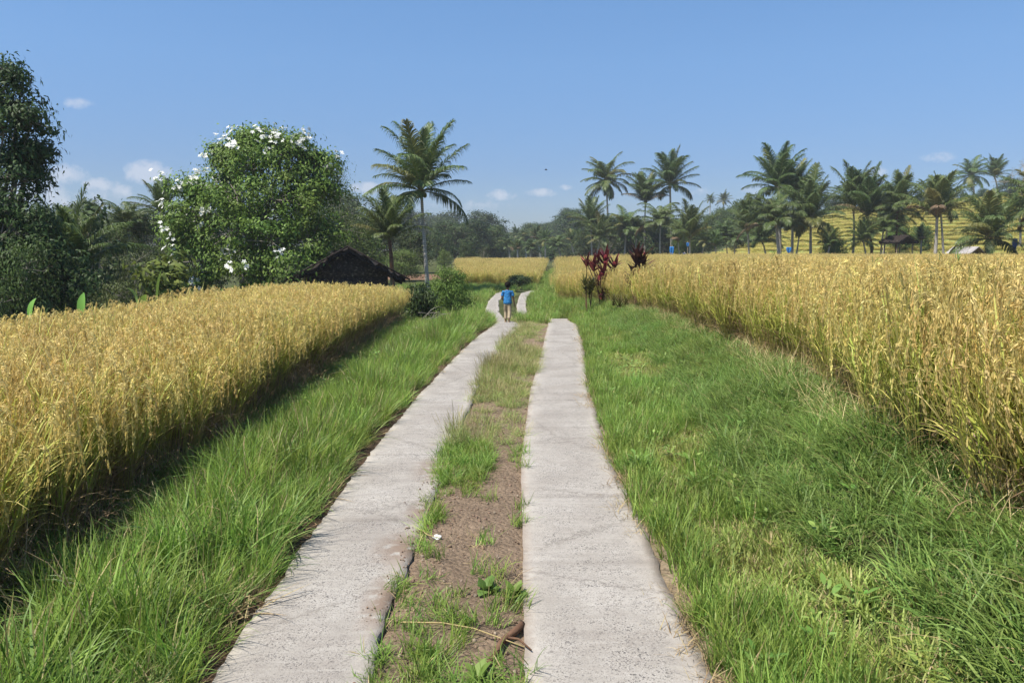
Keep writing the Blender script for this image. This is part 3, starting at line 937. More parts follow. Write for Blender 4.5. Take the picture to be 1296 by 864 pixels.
# ------------------------------------------------------------------ palms
def frond(mb, rg, az, th0, th1, Lf, base, lw=.046, ca=(.05, .085, .018), cb=(.11, .14, .03), rach=(.22, .22, .09), pairs=78, hang=.75, llen=.92):
    p, s, d = bent(np.array([base]), np.array([az]), np.array([th0]), np.array([th1]), np.array([Lf]), 14, power=1.5)
    p, d = p[0], d[0]
    tube(mb, p, np.linspace(.035, .006, 14) * Lf / 3.6, rach, n=4, cap=False)
    side = s[0]
    t = np.linspace(.14, .995, pairs)
    fi = t * 13; ii = np.clip(fi.astype(int), 0, 12); ff = (fi - ii)[:, None]
    bp = p[ii] * (1 - ff) + p[ii + 1] * ff
    bd = norm(d[ii] * (1 - ff) + d[ii + 1] * ff)
    up = norm(np.cross(np.tile(side, (pairs, 1)), bd))
    up = up * np.sign(up[:, 2:3] + 1e-6) if abs(th0) < 1.5 else up
    lenp = llen * Lf / 3.6 * np.interp(t, [.14, .3, .6, .85, 1], [.55, .95, 1.0, .75, .35])
    ang = np.interp(t, [.14, .6, 1], [R(68), R(50), R(22)])
    for sg in (-1, 1):
        a = ang * (1 + .25 * (rg.random(pairs) - .5))
        d0 = norm(bd * np.cos(a)[:, None] + side * sg * np.sin(a)[:, None] + up * (.18 + .2 * (rg.random((pairs, 1)) - .5)))
        ln = lenp * (.85 + .3 * rg.random(pairs))
        g = np.array([0, 0, -1.0])
        h = hang * (.7 + .6 * rg.random((pairs, 1)))
        d1 = norm(d0 + g * h * .6); d2 = norm(d0 * .7 + g * h * 1.6)
        p0 = bp; p1 = p0 + d0 * ln[:, None] * .35; p2 = p1 + d1 * ln[:, None] * .35; p3 = p2 + d2 * ln[:, None] * .34
        path = np.stack([p0, p1, p2, p3], 1)
        sd = norm(np.cross(d0, up) * 1.0 + rg.normal(size=(pairs, 3)) * .35)
        w = np.outer(lw * Lf / 3.6 * (.85 + .3 * rg.random(pairs)), np.array([.8, 1.0, .75, .12]))
        ribbons(mb, path, w, sd, mixcol(rg, pairs, ca, cb, .2))


def palm_crown(seed, style, Lf=3.6, nf=22):
    rg = np.random.default_rng(seed)
    mb = MB()
    ga = 2.39996
    for i in range(nf):
        u = (i + .5) / nf
        az = i * ga + (rg.random() - .5) * .5
        if style == 'full':
            th0 = R(3) + u ** 1.15 * R(96); th1 = th0 + R(8) + rg.random() * R(42) + u * R(30)
        elif style == 'old':
            th0 = R(8) + u * R(108); th1 = min(th0 + R(45) + rg.random() * R(40), R(172))
        elif style == 'young':
            th0 = R(3) + u ** 1.5 * R(52); th1 = th0 + R(12) + rg.random() * R(28) + u * R(42)
        else:   # droop
            th0 = R(5) + u * R(75); th1 = min(th0 + R(55) + rg.random() * R(50), R(165))
        lf = Lf * (.72 + .42 * rg.random()) * (1 - .12 * u)
        old = u > .93 and rg.random() < .2
        yel = rg.random() < .12
        ca, cb = ((.05, .088, .022), (.12, .16, .042))
        if yel: ca, cb = (.10, .115, .028), (.20, .19, .05)
        if old: ca, cb = (.13, .095, .05), (.22, .16, .085)
        frond(mb, rg, az, th0, th1, lf, (.06 * math.cos(az), .06 * math.sin(az), -.12 * u), ca=ca, cb=cb)
    # fibre and sheaths at the heart
    for i in range(9):
        az = rg.random() * 2 * PI
        p, s, d = bent(np.zeros((1, 3)) + np.array([[.05 * math.cos(az), .05 * math.sin(az), -.35]]), np.array([az]), np.array([R(5)]), np.array([R(30)]), np.array([.7]), 4)
        ribbons(mb, p, np.array([[.14, .16, .1, .03]]), s, np.array([[.15, .10, .055]]))
    return mb.mesh('palm_crown', M['palmleaf'])


CROWNS = {
    'full': [palm_crown(700 + i, 'full', nf=30) for i in range(3)],
    'old': [palm_crown(710 + i, 'old', nf=30) for i in range(2)],
    'young': [palm_crown(720 + i, 'young', nf=26) for i in range(3)],
    'droop': [palm_crown(730 + i, 'droop', nf=28) for i in range(3)],
}


def coconuts(rg):
    mb = MB()
    for i in range(7):
        a = rg.random() * 2 * PI
        c = np.array([.2 * math.cos(a), .2 * math.sin(a), -.28 - .15 * rg.random()])
        k = 7
        an = np.linspace(0, PI, k)
        pts = np.stack([np.zeros(k), np.zeros(k), -np.cos(an) * .15], -1) + c
        tube(mb, pts, np.sin(an) * .105 + .002, (.20, .15, .06) if rg.random() < .5 else (.13, .15, .04), n=8)
    return mb.mesh('coconuts', M['palmleaf'], True)


def palm(pxc, pyc, Y, Lp, label, style='full', pxb=None, var=0, rz=None, group=None, tr=.17, nuts=False, barkm='palmbark', name='coconut_palm', cat='palm tree', tilt=(0, 0)):
    """crown heart at photo pixel (pxc, pyc) and Y metres away; Lp frond length in photo pixels"""
    rg = np.random.default_rng(int(pxc * 7 + pyc))
    top = at(pxc, pyc, Y)
    xb = at(pxb if pxb is not None else pxc + rg.integers(-6, 7), 318, Y)[0]
    zb = hz(xb, Y) - .08
    rt = empty(name, (xb, Y, zb))
    tag(rt, label, cat, group)
    h = top[2] - zb
    k = 16
    t = np.linspace(0, 1, k)
    dx = top[0] - xb
    bow = .04 * h * (rg.random() - .5)
    pts = np.stack([dx * t ** 1.6 + bow * np.sin(t * PI), .03 * h * np.sin(t * PI) * (rg.random() - .5), h * t], -1)
    tr = tr * .8
    rad = np.interp(t, [0, .06, .2, .9, 1], [tr * 1.45, tr * 1.1, tr * .9, tr * .62, tr * .7])
    mb = MB(); tube(mb, pts, rad, (1, 1, 1), n=10, rough=.08, rng=rg)
    link('trunk', mb.mesh('palm_trunk', M[barkm], True), rt)
    cr = link('crown', CROWNS[style][var % len(CROWNS[style])], rt, (dx, 0, h))
    s = Lp * Y / F / 3.6
    cr.scale = (s, s, s)
    cr.rotation_euler = (tilt[0], tilt[1], rg.random() * 2 * PI if rz is None else rz)
    if nuts:
        c2 = link('coconuts', coconuts(rg), rt, (dx, 0, h)); c2.scale = (s, s, s)
    return rt


palm(533, 239, 40, 86, 'tall lone coconut palm with slim grey trunk left of the child', 'full', 541, 1, 2.6, tr=.14, nuts=True)
palm(493, 304, 34, 62, 'short young palm with reddish trunk behind the hut', 'young', 496, 0, 1.1, tr=.15, barkm='redbark')
palm(92, 346, 22, 100, 'dark stemless palm with upright fronds among the left bushes', 'young', 95, 1, .3, tr=.16, barkm='redbark', name='palm')
palm(163, 292, 38, 52, 'shaded palm with arching fronds behind the left thicket', 'droop', 165, 0, 1.0)
palm(205, 268, 42, 42, 'shaded palm crown poking out left of the flowering tree', 'full', 205, 1, 2.0)
# cluster right of centre
palm(767, 229, 100, 40, 'slender tall palm above the red leaved plant', 'old', 769, 0, .3, tr=.2, nuts=True)
palm(848, 233, 95, 45, 'tall palm with drooping fronds right of the slender one', 'full', 851, 2, 1.2, tr=.22, nuts=True)
palm(817, 256, 98, 42, 'bushy palm between the two tall ones', 'young', 817, 2, 2.2)
palm(748, 282, 92, 34, 'low dark palm at the left end of the right cluster', 'full', 750, 1, .9)
palm(836, 284, 88, 38, 'palm with thin bare trunk in front of the bushy palm', 'droop', 836, 1, .5, tr=.13)
palm(873, 302, 80, 46, 'young yellow green palm with upright fronds by the blue cloth', 'young', 873, 0, 2.9)
palm(792, 292, 92, 36, 'dark palm behind the red leaved plants', 'droop', 790, 2, 1.9)
palm(918, 298, 85, 26, 'small thin palm left of the terrace foot', 'droop', 921, 0, .2, tr=.1)
palm(906, 312, 82, 20, 'stubby young palm at the foot of the wooded slope', 'young', 906, 1, .6, tr=.1)
palm(946, 292, 74, 42, 'medium palm with dark crown left of the tallest clump', 'young', 948, 1, 1.4, tr=.14)
# big clump
palm(984, 236, 70, 54, 'tallest palm of the clump on the right', 'full', 987, 1, .2, tr=.22)
palm(1004, 250, 72, 52, 'palm crowding the right side of the tallest one', 'young', 1003, 2, 2.0)
palm(1026, 276, 66, 62, 'palm with spiky crown at the right end of the clump', 'full', 1027, 0, 1.0, tr=.17)
palm(982, 284, 65, 52, 'palm with yellowing drooping skirt at the left foot of the clump', 'droop', 987, 1, .7, tr=.2)
palm(1050, 312, 64, 28, 'low shrubby palm under the clump', 'young', 1046, 0, .7, tr=.12)
palm(1080, 262, 72, 54, 'palm with upright crown left of the leaning one', 'young', 1079, 0, 2.4, tr=.15, nuts=False)
palm(1098, 272, 70, 58, 'palm with leaning trunk over the field shelter', 'young', 1104, 1, .1, tr=.17, barkm='redbark')
palm(1118, 292, 68, 34, 'dense low palm between the leaning one and the shelter', 'droop', 1115, 2, .5, tr=.12)
palm(1136, 266, 69, 52, 'palm with fountain shaped crown behind the shelter', 'full', 1136, 2, 1.7, tr=.15, barkm='redbark')
palm(1186, 274, 64, 60, 'palm with thick reddish neck in front of the terraces', 'young', 1184, 2, .8, tr=.2)
palm(1190, 262, 68, 40, 'second crown close behind the thick necked palm', 'full', 1196, 0, 2.7, tr=.14)
palm(1229, 222, 132, 28, 'slim far palm standing out on the hilltop against the sky', 'old', 1229, 1, 0.5, tr=.2)
palm(1259, 224, 134, 27, 'far hilltop palm beside the bare tree', 'young', 1259, 0, 1.9, tr=.2)
palm(1252, 300, 50, 62, 'short thick palm with wide low fronds near the right edge', 'full', 1249, 1, 2.3, tr=.24, barkm='redbark')
palm(1312, 262, 52, 60, 'palm at the right frame edge with fronds reaching in', 'old', 1312, 0, .9, tr=.2)
palm(1290, 268, 78, 34, 'small palm on the slope at the far right', 'droop', 1290, 0, .3, tr=.15)
palm(899, 252, 215, 9, 'tiny palm on the skyline of the green hill', 'old', 899, 1, .3, tr=.22)
palm(916, 254, 200, 13, 'palm crown above the woods beside the tiny skyline palm', 'full', 916, 0, .3, tr=.22)

for i, (px, pyc, Y, Lp) in enumerate(((965, 306, 78, 34), (1012, 296, 74, 40), (1092, 304, 68, 30), (1124, 284, 76, 38), (1166, 304, 72, 20), (760, 300, 90, 30), (806, 296, 92, 30), (858, 306, 84, 26), (892, 306, 90, 22), (930, 306, 84, 24))):
    palm(px, pyc, Y, Lp, 'low palm filling the understory of the right palm groups', ('droop', 'young', 'full')[i % 3], None, i, group='low palms under the right palm groups', tr=.12)

# ------------------------------------------------------------------ broadleaf trees
def leaf_batch(mb, rg, pos, nrm, ln, wd, ca, cb, jit=.25):
    n = len(pos)
    tang = norm(np.cross(nrm, rg.normal(size=(n, 3))) + np.array([0, 0, -.35]))
    side = norm(np.cross(tang, nrm))
    l = ln * (.65 + .7 * rg.random(n)); w = wd * (.7 + .6 * rg.random(n))
    p0 = pos; p1 = pos + tang * l[:, None] * .5 + nrm * (l * .06)[:, None]; p2 = pos + tang * l[:, None] + np.array([0, 0, -1]) * (l * .15)[:, None]
    ribbons(mb, np.stack([p0, p1, p2], 1), np.stack([w * .25, w, w * .08], 1), side, mixcol(rg, n, ca, cb, jit))


def tree_meshes(seed, H=6.0, Rx=2.5, base=.25, lobes=8, clumps=9, leaves=45, ln=.14, wd=.06, ca=(.035, .07, .014), cb=(.09, .14, .03),
                csize=.34, trunk=.16, barkm='bark', shape=1.0, flowers=0, lean=(0, 0), mat='leaf', flat=.8, tops=None, twig=True):
    """returns trunk mesh, crown mesh, blossom mesh or None; crown from H*base to H"""
    rg = np.random.default_rng(seed)
    tb, cb_, fb = MB(), MB(), MB()
    zc0, zc1 = H * base, H
    L_ = []
    if tops is None:
        for i in range(lobes):
            u = (i + .5) / lobes
            z = zc0 + (zc1 - zc0) * (.12 + .76 * u)
            wz = math.sin(PI * min(max(.16 + .74 * u ** shape, 0), 1)) ** .7
            a = i * 2.39996 + rg.random() * .8
            rr = Rx * wz * (.35 + .4 * rg.random())
            rad = Rx * (.34 + .22 * rg.random()) * (.65 + .35 * wz)
            L_.append((np.array([rr * math.cos(a) + lean[0] * u, rr * math.sin(a) + lean[1] * u, z]), rad))
    else:
        L_ = [(np.array(c, float), r) for c, r in tops]
    zt = zc0 + .35 * (zc1 - zc0)
    tp = np.array([[0, 0, -.3], [.03 * Rx, .02 * Rx, H * base * .6], [lean[0] * .2, lean[1] * .2, zt], [lean[0] * .6, lean[1] * .6, H * .8]])
    k = 8
    tt = np.linspace(0, 3, k); tpi = np.stack([np.interp(tt, range(4), tp[:, j]) for j in range(3)], -1)
    tube(tb, tpi, np.linspace(trunk, trunk * .25, k), (1, 1, 1), n=8, rough=.15, rng=rg)
    for c, rad in L_:
        z0 = np.interp(c[2] * .6, tpi[:, 2], np.arange(k)); i0 = int(min(z0, k - 1))
        st = tpi[i0]
        mid = st * .45 + c * .55 + np.array([0, 0, -.1 * rad])
        ss = np.linspace(0, 1, 6)[:, None]
        path = st * (1 - ss) ** 2 + 2 * mid * ss * (1 - ss) + c * ss ** 2
        path[1:-1] += rg.normal(size=(4, 3)) * .05 * rad
        tube(tb, path, np.linspace(trunk * .42, trunk * .12, 6), (1, 1, 1), n=6, cap=False)
        for j in range(clumps):
            v = rg.normal(size=3); v[2] = v[2] * .85 + .25; v = v / np.linalg.norm(v)
            cc = c + v * rad * (.55 + .55 * rg.random()) * np.array([1, 1, flat])
            if twig:
                m2 = (c + cc) / 2 + rg.normal(size=3) * .1 * rad
                tube(tb, np.array([c, m2, cc]), np.array([trunk * .12, trunk * .08, trunk * .03]), (1, 1, 1), n=4, cap=False)
            nl = int(leaves * (.6 + .8 * rg.random()))
            cs = csize * (.7 + .6 * rg.random())
            off = rg.normal(size=(nl, 3)) * cs * np.array([1, 1, .62])
            pos = cc + off
            nr = norm(off * .8 / cs + v * .5 + np.array([0, 0, .7]) + rg.normal(size=(nl, 3)) * .55)
            t = rg.random()
            a_ = np.array(ca) * (1 - .5 * t) + np.array(cb) * .5 * t
            leaf_batch(cb_, rg, pos, nr, ln, wd, a_, cb)
            if flowers and rg.random() < flowers * (1.7 if (c[2] > H * .78 or c[0] < -1.2) else .3) and (v[2] > -.1):
                for q in range(rg.integers(6, 14)):
                    fp = cc + v * cs * 1.2 + rg.normal(size=3) * .11
                    fn = norm(np.array(v) + np.array([0, -.5, .6]) + rg.normal(size=3) * .4)
                    for pet in range(5):
                        aa = pet * 2 * PI / 5
                        e1 = norm(np.cross(fn, np.array([.3, .5, .1]))); e2 = np.cross(fn, e1)
                        dd = e1 * math.cos(aa) + e2 * math.sin(aa)
                        s2 = -e1 * math.sin(aa) + e2 * math.cos(aa)
                        pth = np.array([[fp, fp + dd * .044 + fn * .02, fp + dd * .086 + fn * .012]])
                        ribbons(fb, pth, np.array([[.02, .054, .026]]), s2[None, :], np.array([[.80, .80, .74]]))
    tm = tb.mesh('tree_trunk', M[barkm], True)
    cm = cb_.mesh('tree_crown', M[mat])
    fm = fb.mesh('blossoms', M['petal']) if fb.n else None
    return tm, cm, fm


def tree_at(name, meshes, px, Y, label, cat='tree', group=None, s=1.0, rz=0.0, zoff=-.05, sz=None, x=None):
    xx = at(px, 318, Y)[0] if x is None else x
    rt = empty(name, (xx, Y, hz(xx, Y) + zoff), rz, 1)
    rt.scale = (s, s, sz if sz else s)
    tag(rt, label, cat, group)
    link('trunk', meshes[0], rt)
    link('crown', meshes[1], rt)
    if meshes[2]:
        link('blossoms', meshes[2], rt)
    return rt


def tree_fit(name, meshes, H, px, pytop, Y, label, cat='tree', group=None, rz=0.0, sx=1.0):
    """scaled so that the crown top reaches photo row pytop"""
    xx = at(px, 318, Y)[0]
    zb = hz(xx, Y) - .05
    s = (at(px, pytop, Y)[2] - zb) / H
    return tree_at(name, meshes, px, Y, label, cat, group, s * sx, rz, sz=s)


# flowering tree: lobes laid out from its outline
Yf = 29.0
xf = at(318, 318, Yf)[0]; zf = hz(xf, Yf) - .05
lob = []
for (px, py, rp_, dy) in ((350, 190, 34, 0), (312, 204, 44, -.6), (386, 212, 42, .3), (300, 240, 42, -1.2), (350, 245, 48, -.9), (390, 252, 42, .2), (232, 232, 28, -.2), (255, 262, 40, -.8),
                         (228, 290, 32, -.4), (290, 290, 46, -1.6), (345, 300, 48, -1.7), (395, 300, 40, -.6), (250, 325, 40, -1.0), (305, 340, 44, -1.8), (360, 345, 42, -1.6), (235, 355, 28, -.7), (280, 235, 30, 1.0), (322, 168, 22, .2), (285, 196, 24, -.2), (362, 174, 26, .2), (402, 206, 26, .2), (412, 238, 22, .3), (404, 288, 22, .5), (330, 270, 40, 1.2)):
    c = at(px, py, Yf + dy)
    lob.append(((c[0] - xf, dy, c[2] - zf), rp_ * Yf / F))
fl = tree_meshes(41, H=at(330, 153, Yf)[2] - zf, Rx=3.2, lobes=0, clumps=18, leaves=120, ln=.125, wd=.062, ca=(.05, .10, .016), cb=(.145, .215, .035), csize=.25, trunk=.20, barkm='palebark', flowers=.27, tops=lob)
o = tree_at('flowering_tree', fl, 318, Yf, 'big round tree with white blossoms behind the left rice', 'tree', s=.97)

# tall tree at the left edge
Yt = 19.0
xt = at(-25, 318, Yt)[0]; zt_ = hz(xt, Yt) - .05
lob = []
for (px, py, rp_, dy) in ((10, 90, 20, 0), (-10, 120, 40, 0), (25, 130, 26, .3), (40, 155, 24, -.2), (5, 165, 36, -.3), (30, 195, 26, .2), (48, 190, 14, 0), (-20, 200, 50, .2), (22, 225, 34, -.3), (5, 255, 40, -.5), (34, 215, 18, .4), (20, 290, 44, -.6),
                         (-30, 260, 60, .2), (55, 320, 34, -.6), (10, 330, 50, -.8), (40, 360, 44, -1.0), (85, 365, 30, -.8), (-20, 370, 60, -.6), (-60, 150, 60, 0), (-60, 300, 70, 0), (50, 285, 26, -.4), (70, 335, 34, -.6), (30, 350, 50, -1.0), (0, 300, 55, -.8), (60, 385, 40, -1.2), (15, 390, 50, -1.2)):
    c = at(px, py, Yt + dy)
    lob.append(((c[0] - xt, dy, c[2] - zt_), rp_ * Yt / F))
tl = tree_meshes(42, H=at(0, 75, Yt)[2] - zt_, Rx=1.5, lobes=0, clumps=17, leaves=62, ln=.12, wd=.045, ca=(.026, .05, .014), cb=(.075, .115, .028), csize=.17, trunk=.16, barkm='palebark', tops=lob)
tree_at('tall_tree', tl, -25, Yt, 'tall dark leafy tree cut by the left frame edge', 'tree')

# sparse big-leaved sapling
sp_t = tree_meshes(43, H=5.0, Rx=.75, base=.35, lobes=9, clumps=6, leaves=20, ln=.15, wd=.085, ca=(.03, .05, .016), cb=(.08, .11, .035), csize=.17, trunk=.07, barkm='palebark')
tree_fit('sapling', sp_t, 5.0, 113, 241, 29, 'thin sparse sapling with big leaves above the left thicket', 'tree', rz=.4)

# prototypes for the rest
TR = {
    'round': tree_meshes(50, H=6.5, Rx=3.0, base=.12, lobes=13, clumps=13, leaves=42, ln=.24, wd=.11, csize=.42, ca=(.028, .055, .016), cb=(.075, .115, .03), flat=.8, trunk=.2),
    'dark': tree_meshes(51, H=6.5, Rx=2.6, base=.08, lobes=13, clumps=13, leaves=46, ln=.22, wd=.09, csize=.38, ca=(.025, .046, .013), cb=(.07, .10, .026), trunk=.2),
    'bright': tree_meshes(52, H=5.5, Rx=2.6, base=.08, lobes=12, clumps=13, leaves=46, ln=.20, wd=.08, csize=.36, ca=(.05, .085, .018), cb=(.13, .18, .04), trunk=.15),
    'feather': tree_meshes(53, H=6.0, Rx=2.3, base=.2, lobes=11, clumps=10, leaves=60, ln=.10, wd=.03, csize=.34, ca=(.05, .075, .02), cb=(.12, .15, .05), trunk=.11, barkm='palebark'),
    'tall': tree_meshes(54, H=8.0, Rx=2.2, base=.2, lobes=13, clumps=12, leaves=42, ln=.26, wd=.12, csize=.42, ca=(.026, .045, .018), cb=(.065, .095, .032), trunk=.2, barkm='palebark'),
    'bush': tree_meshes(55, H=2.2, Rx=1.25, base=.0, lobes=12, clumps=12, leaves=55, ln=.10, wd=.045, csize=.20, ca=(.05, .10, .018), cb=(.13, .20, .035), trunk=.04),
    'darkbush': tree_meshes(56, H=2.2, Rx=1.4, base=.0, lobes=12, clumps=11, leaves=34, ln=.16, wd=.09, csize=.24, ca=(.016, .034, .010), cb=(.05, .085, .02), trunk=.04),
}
TR['thicket'] = tree_meshes(58, H=6.5, Rx=2.8, base=.05, lobes=15, clumps=15, leaves=75, ln=.13, wd=.055, csize=.32, ca=(.028, .045, .012), cb=(.085, .11, .026), trunk=.14, barkm='palebark')
TH = {'thicket': 6.5, 'round': 6.5, 'dark': 6.5, 'bright': 5.5, 'feather': 6.0, 'tall': 8.0, 'bush': 2.2, 'darkbush': 2.2}


def T(kind, px, pyt, Y, label, name='tree', cat='tree', group=None, rz=None, sx=1.0):
    return tree_fit(name, TR[kind], TH[kind], px, pyt, Y, label, cat, group, rz=(px * .37) % 6.28 if rz is None else rz, sx=sx)


# left thicket
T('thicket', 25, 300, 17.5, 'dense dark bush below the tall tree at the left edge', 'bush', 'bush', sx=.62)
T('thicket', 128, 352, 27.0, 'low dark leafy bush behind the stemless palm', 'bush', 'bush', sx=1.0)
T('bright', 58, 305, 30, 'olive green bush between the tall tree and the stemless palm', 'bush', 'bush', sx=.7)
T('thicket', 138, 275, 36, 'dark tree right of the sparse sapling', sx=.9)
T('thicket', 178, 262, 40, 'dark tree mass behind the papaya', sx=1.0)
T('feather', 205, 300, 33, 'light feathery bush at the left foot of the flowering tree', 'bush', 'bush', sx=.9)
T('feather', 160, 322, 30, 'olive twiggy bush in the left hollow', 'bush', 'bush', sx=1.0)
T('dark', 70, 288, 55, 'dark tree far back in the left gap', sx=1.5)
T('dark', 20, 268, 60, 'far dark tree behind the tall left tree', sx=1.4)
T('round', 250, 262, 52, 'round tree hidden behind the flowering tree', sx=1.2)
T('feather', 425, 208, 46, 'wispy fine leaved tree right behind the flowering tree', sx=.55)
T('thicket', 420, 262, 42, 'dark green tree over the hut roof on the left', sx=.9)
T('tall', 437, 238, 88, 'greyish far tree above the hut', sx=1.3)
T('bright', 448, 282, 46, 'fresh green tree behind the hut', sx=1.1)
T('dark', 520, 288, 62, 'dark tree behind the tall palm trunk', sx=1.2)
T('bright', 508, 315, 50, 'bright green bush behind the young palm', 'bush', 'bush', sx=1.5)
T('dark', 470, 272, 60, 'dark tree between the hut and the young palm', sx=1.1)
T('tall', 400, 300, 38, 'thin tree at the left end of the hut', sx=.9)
# papaya
pp_t = tree_meshes(57, H=2.6, Rx=.38, base=.78, lobes=6, clumps=6, leaves=14, ln=.15, wd=.06, csize=.12, ca=(.07, .12, .02), cb=(.18, .24, .05), trunk=.06, barkm='palebark')
tree_fit('papaya_tree', pp_t, 2.6, 207, 328, 22, 'small papaya with light green leaves and thin trunk', 'tree', rz=.4)

# centre bank of round trees
gc = 'round trees at the end of the field'
for (k_, px, pyt, Y, sx, lab) in (('dark', 556, 292, 92, 1.25, 'dark round tree just right of the tall palm trunk'), ('round', 575, 279, 112, 1.35, 'second tree from the tall palm in the tree bank'),
                                  ('tall', 597, 277, 116, 1.6, 'tallest round tree in the middle of the tree bank'), ('dark', 590, 303, 90, .95, 'lower dark tree in front of the tree bank'),
                                  ('round', 621, 284, 118, 1.1, 'last round tree of the bank before the gap of sky'), ('feather', 612, 312, 86, .9, 'greyish low tree at the right foot of the tree bank'),
                                  ('bright', 563, 316, 74, .9, 'light green sapling bush behind the big green shrub'), ('bush', 618, 328, 72, .9, 'small green shrub at the field corner')):
    T(k_, px, pyt, Y, lab, 'tree' if k_ != 'bush' else 'shrub', 'tree' if k_ != 'bush' else 'shrub', gc if k_ != 'bush' else None, sx=sx)

# shrubs by the path
T('bush', 570, 337, 26, 'bright green leafy shrub beside the path before the child', 'shrub', 'shrub', rz=.6, sx=.78)
T('darkbush', 531, 360, 22.0, 'dark shaded bush at the end of the left rice', 'bush', 'bush', rz=1.2, sx=.8)
T('darkbush', 658, 348, 43.5, 'low dark bush standing in for a patch of shade on the distant rice', 'bush', 'bush', rz=2.2, sx=1.6)  # added dark foliage stands in for a shade patch on the field
T('darkbush', 630, 364, 39.5, 'small dark bush on the path edge left of the child', 'bush', 'bush', rz=.2, sx=.6)

# far wood: individually built trees and palms on the slope
gw = 'trees of the distant wooded slope'
gp_ = 'palms of the distant wooded slope'
rw = np.random.default_rng(77)
for i, (px, pyt, Y) in enumerate(((650, 292, 180), (668, 290, 190), (690, 286, 205), (706, 280, 220), (722, 278, 225), (738, 281, 222), (752, 286, 215), (642, 304, 150), (662, 302, 150), (684, 300, 155), (700, 300, 150), (716, 298, 160), (732, 296, 160),
                                  (746, 300, 150), (764, 296, 150), (780, 290, 160), (800, 292, 150), (655, 312, 125), (675, 312, 125), (697, 310, 125), (720, 309, 125), (742, 308, 122), (640, 310, 130), (765, 305, 120), (630, 312, 120), (820, 296, 140), (845, 298, 130), (865, 290, 140))):
    T(('round', 'dark', 'tall', 'round')[i % 4], px, pyt + int(rw.integers(-1, 2)), Y, 'bushy tree in the hazy wooded slope beyond the rice', 'tree', 'tree', gw, sx=1.3 + .4 * rw.random())
for i, (px, pyc, Y, Lp) in enumerate(((653, 297, 165, 12), (664, 303, 140, 16), (680, 303, 130, 18), (690, 304, 120, 17), (706, 312, 110, 20), (722, 306, 120, 18), (735, 304, 118, 18), (643, 312, 112, 16), (718, 290, 200, 10), (752, 312, 104, 18), (672, 316, 108, 18), (655, 316, 105, 15))):
    palm(px, pyc, Y, Lp, 'coconut palm in the hazy wooded slope beyond the rice' if px != 706 else 'yellowish palm with spread fronds at the foot of the far slope', ('full', 'droop', 'young')[i % 3], None, i, group=gp_, tr=.2)

# right cluster broadleaf
T('feather', 772, 285, 96, 'grey twiggy tree under the slender tall palm', sx=1.1)
T('dark', 757, 268, 100, 'dark tree behind the low palm of the right cluster', sx=.8)
T('dark', 790, 272, 104, 'dark tree filling the foot of the right cluster', sx=.9)
T('dark', 812, 278, 102, 'dark tree below the bushy palm', sx=.9)
for i_, (px_, py_, Y_) in enumerate(((742, 292, 99), (762, 280, 103), (778, 276, 101), (798, 282, 103), (815, 276, 106), (830, 280, 99), (846, 270, 104), (858, 288, 98), (872, 292, 101))):
    T(('dark', 'thicket', 'round')[i_ % 3], px_, py_, Y_, 'bushy dark tree filling the foot of the right palm cluster', 'tree', 'tree', 'bushy trees under the right palm cluster', sx=1.25)
T('bright', 865, 290, 92, 'lighter green tree right of the two tall palms', sx=.8)
gr = 'dark trees of the slope between the palm groups'
for i, (k_, px, pyt, Y, sx, lab) in enumerate((('round', 888, 285, 112, 1.0, 'round tree left of the terrace foot'), ('dark', 905, 268, 135, 1.1, 'dark tree below the tiny skyline palm'), ('round', 925, 258, 140, 1.1, 'round tree on the wooded slope under the cloud'),
                                               ('tall', 945, 250, 150, 1.3, 'highest tree of the wooded slope'), ('dark', 962, 245, 150, 1.1, 'dark tree left behind the tallest palm'), ('dark', 930, 285, 110, .9, 'dark tree behind the thin palm'),
                                               ('round', 955, 280, 108, 1.0, 'round tree behind the medium palm'), ('dark', 880, 300, 105, .8, 'low dark tree behind the young yellow green palm'), ('tall', 975, 255, 140, 1.0, 'tall tree showing through the palm clump'))):
    T(k_, px, pyt, Y, lab, group=gr, sx=sx)
gh = 'trees along the top of the terraces'
for i, (k_, px, pyt, Y, sx, lab) in enumerate((('round', 1050, 245, 135, .9, 'tree at the left end of the terrace top'), ('dark', 1068, 242, 138, 1.0, 'dark tree behind the red earth bank'), ('round', 1110, 250, 140, 1.1, 'tree on the terrace top behind the leaning palm'),
                                               ('dark', 1160, 245, 140, 1.1, 'dark tree on the terrace top left of the thick necked palm'), ('feather', 1200, 240, 142, 1.1, 'pale feathery tree on the terrace top'),
                                               ('dark', 1215, 243, 140, 1.0, 'dark tree below the slim far palm'), ('round', 1240, 238, 140, 1.0, 'round tree on the hilltop right of the slim far palm'), ('dark', 1272, 222, 142, 1.2, 'dark tree mass under the bare tree'),
                                               ('dark', 1292, 225, 145, 1.2, 'dark tree at the right end of the hilltop'), ('round', 1025, 262, 130, .8, 'tree half hidden behind the spiky palm'), ('round', 1140, 254, 138, .8, 'small tree on the terrace top behind the fountain palm'),
                                               ('bright', 1180, 258, 128, .7, 'bright bush at the terrace edge'))):
    T(k_, px, pyt, Y, lab, group=gh, sx=sx)
T('bush', 1135, 283, 80, 'green bush on a terrace behind the field shelter', 'bush', 'bush', sx=1.0)
T('bush', 1165, 285, 80, 'leafy bush on a terrace right of the shelter', 'bush', 'bush', sx=.9)
T('bush', 1055, 300, 67, 'dense round bush at the foot of the spiky palm', 'bush', 'bush', sx=.8)

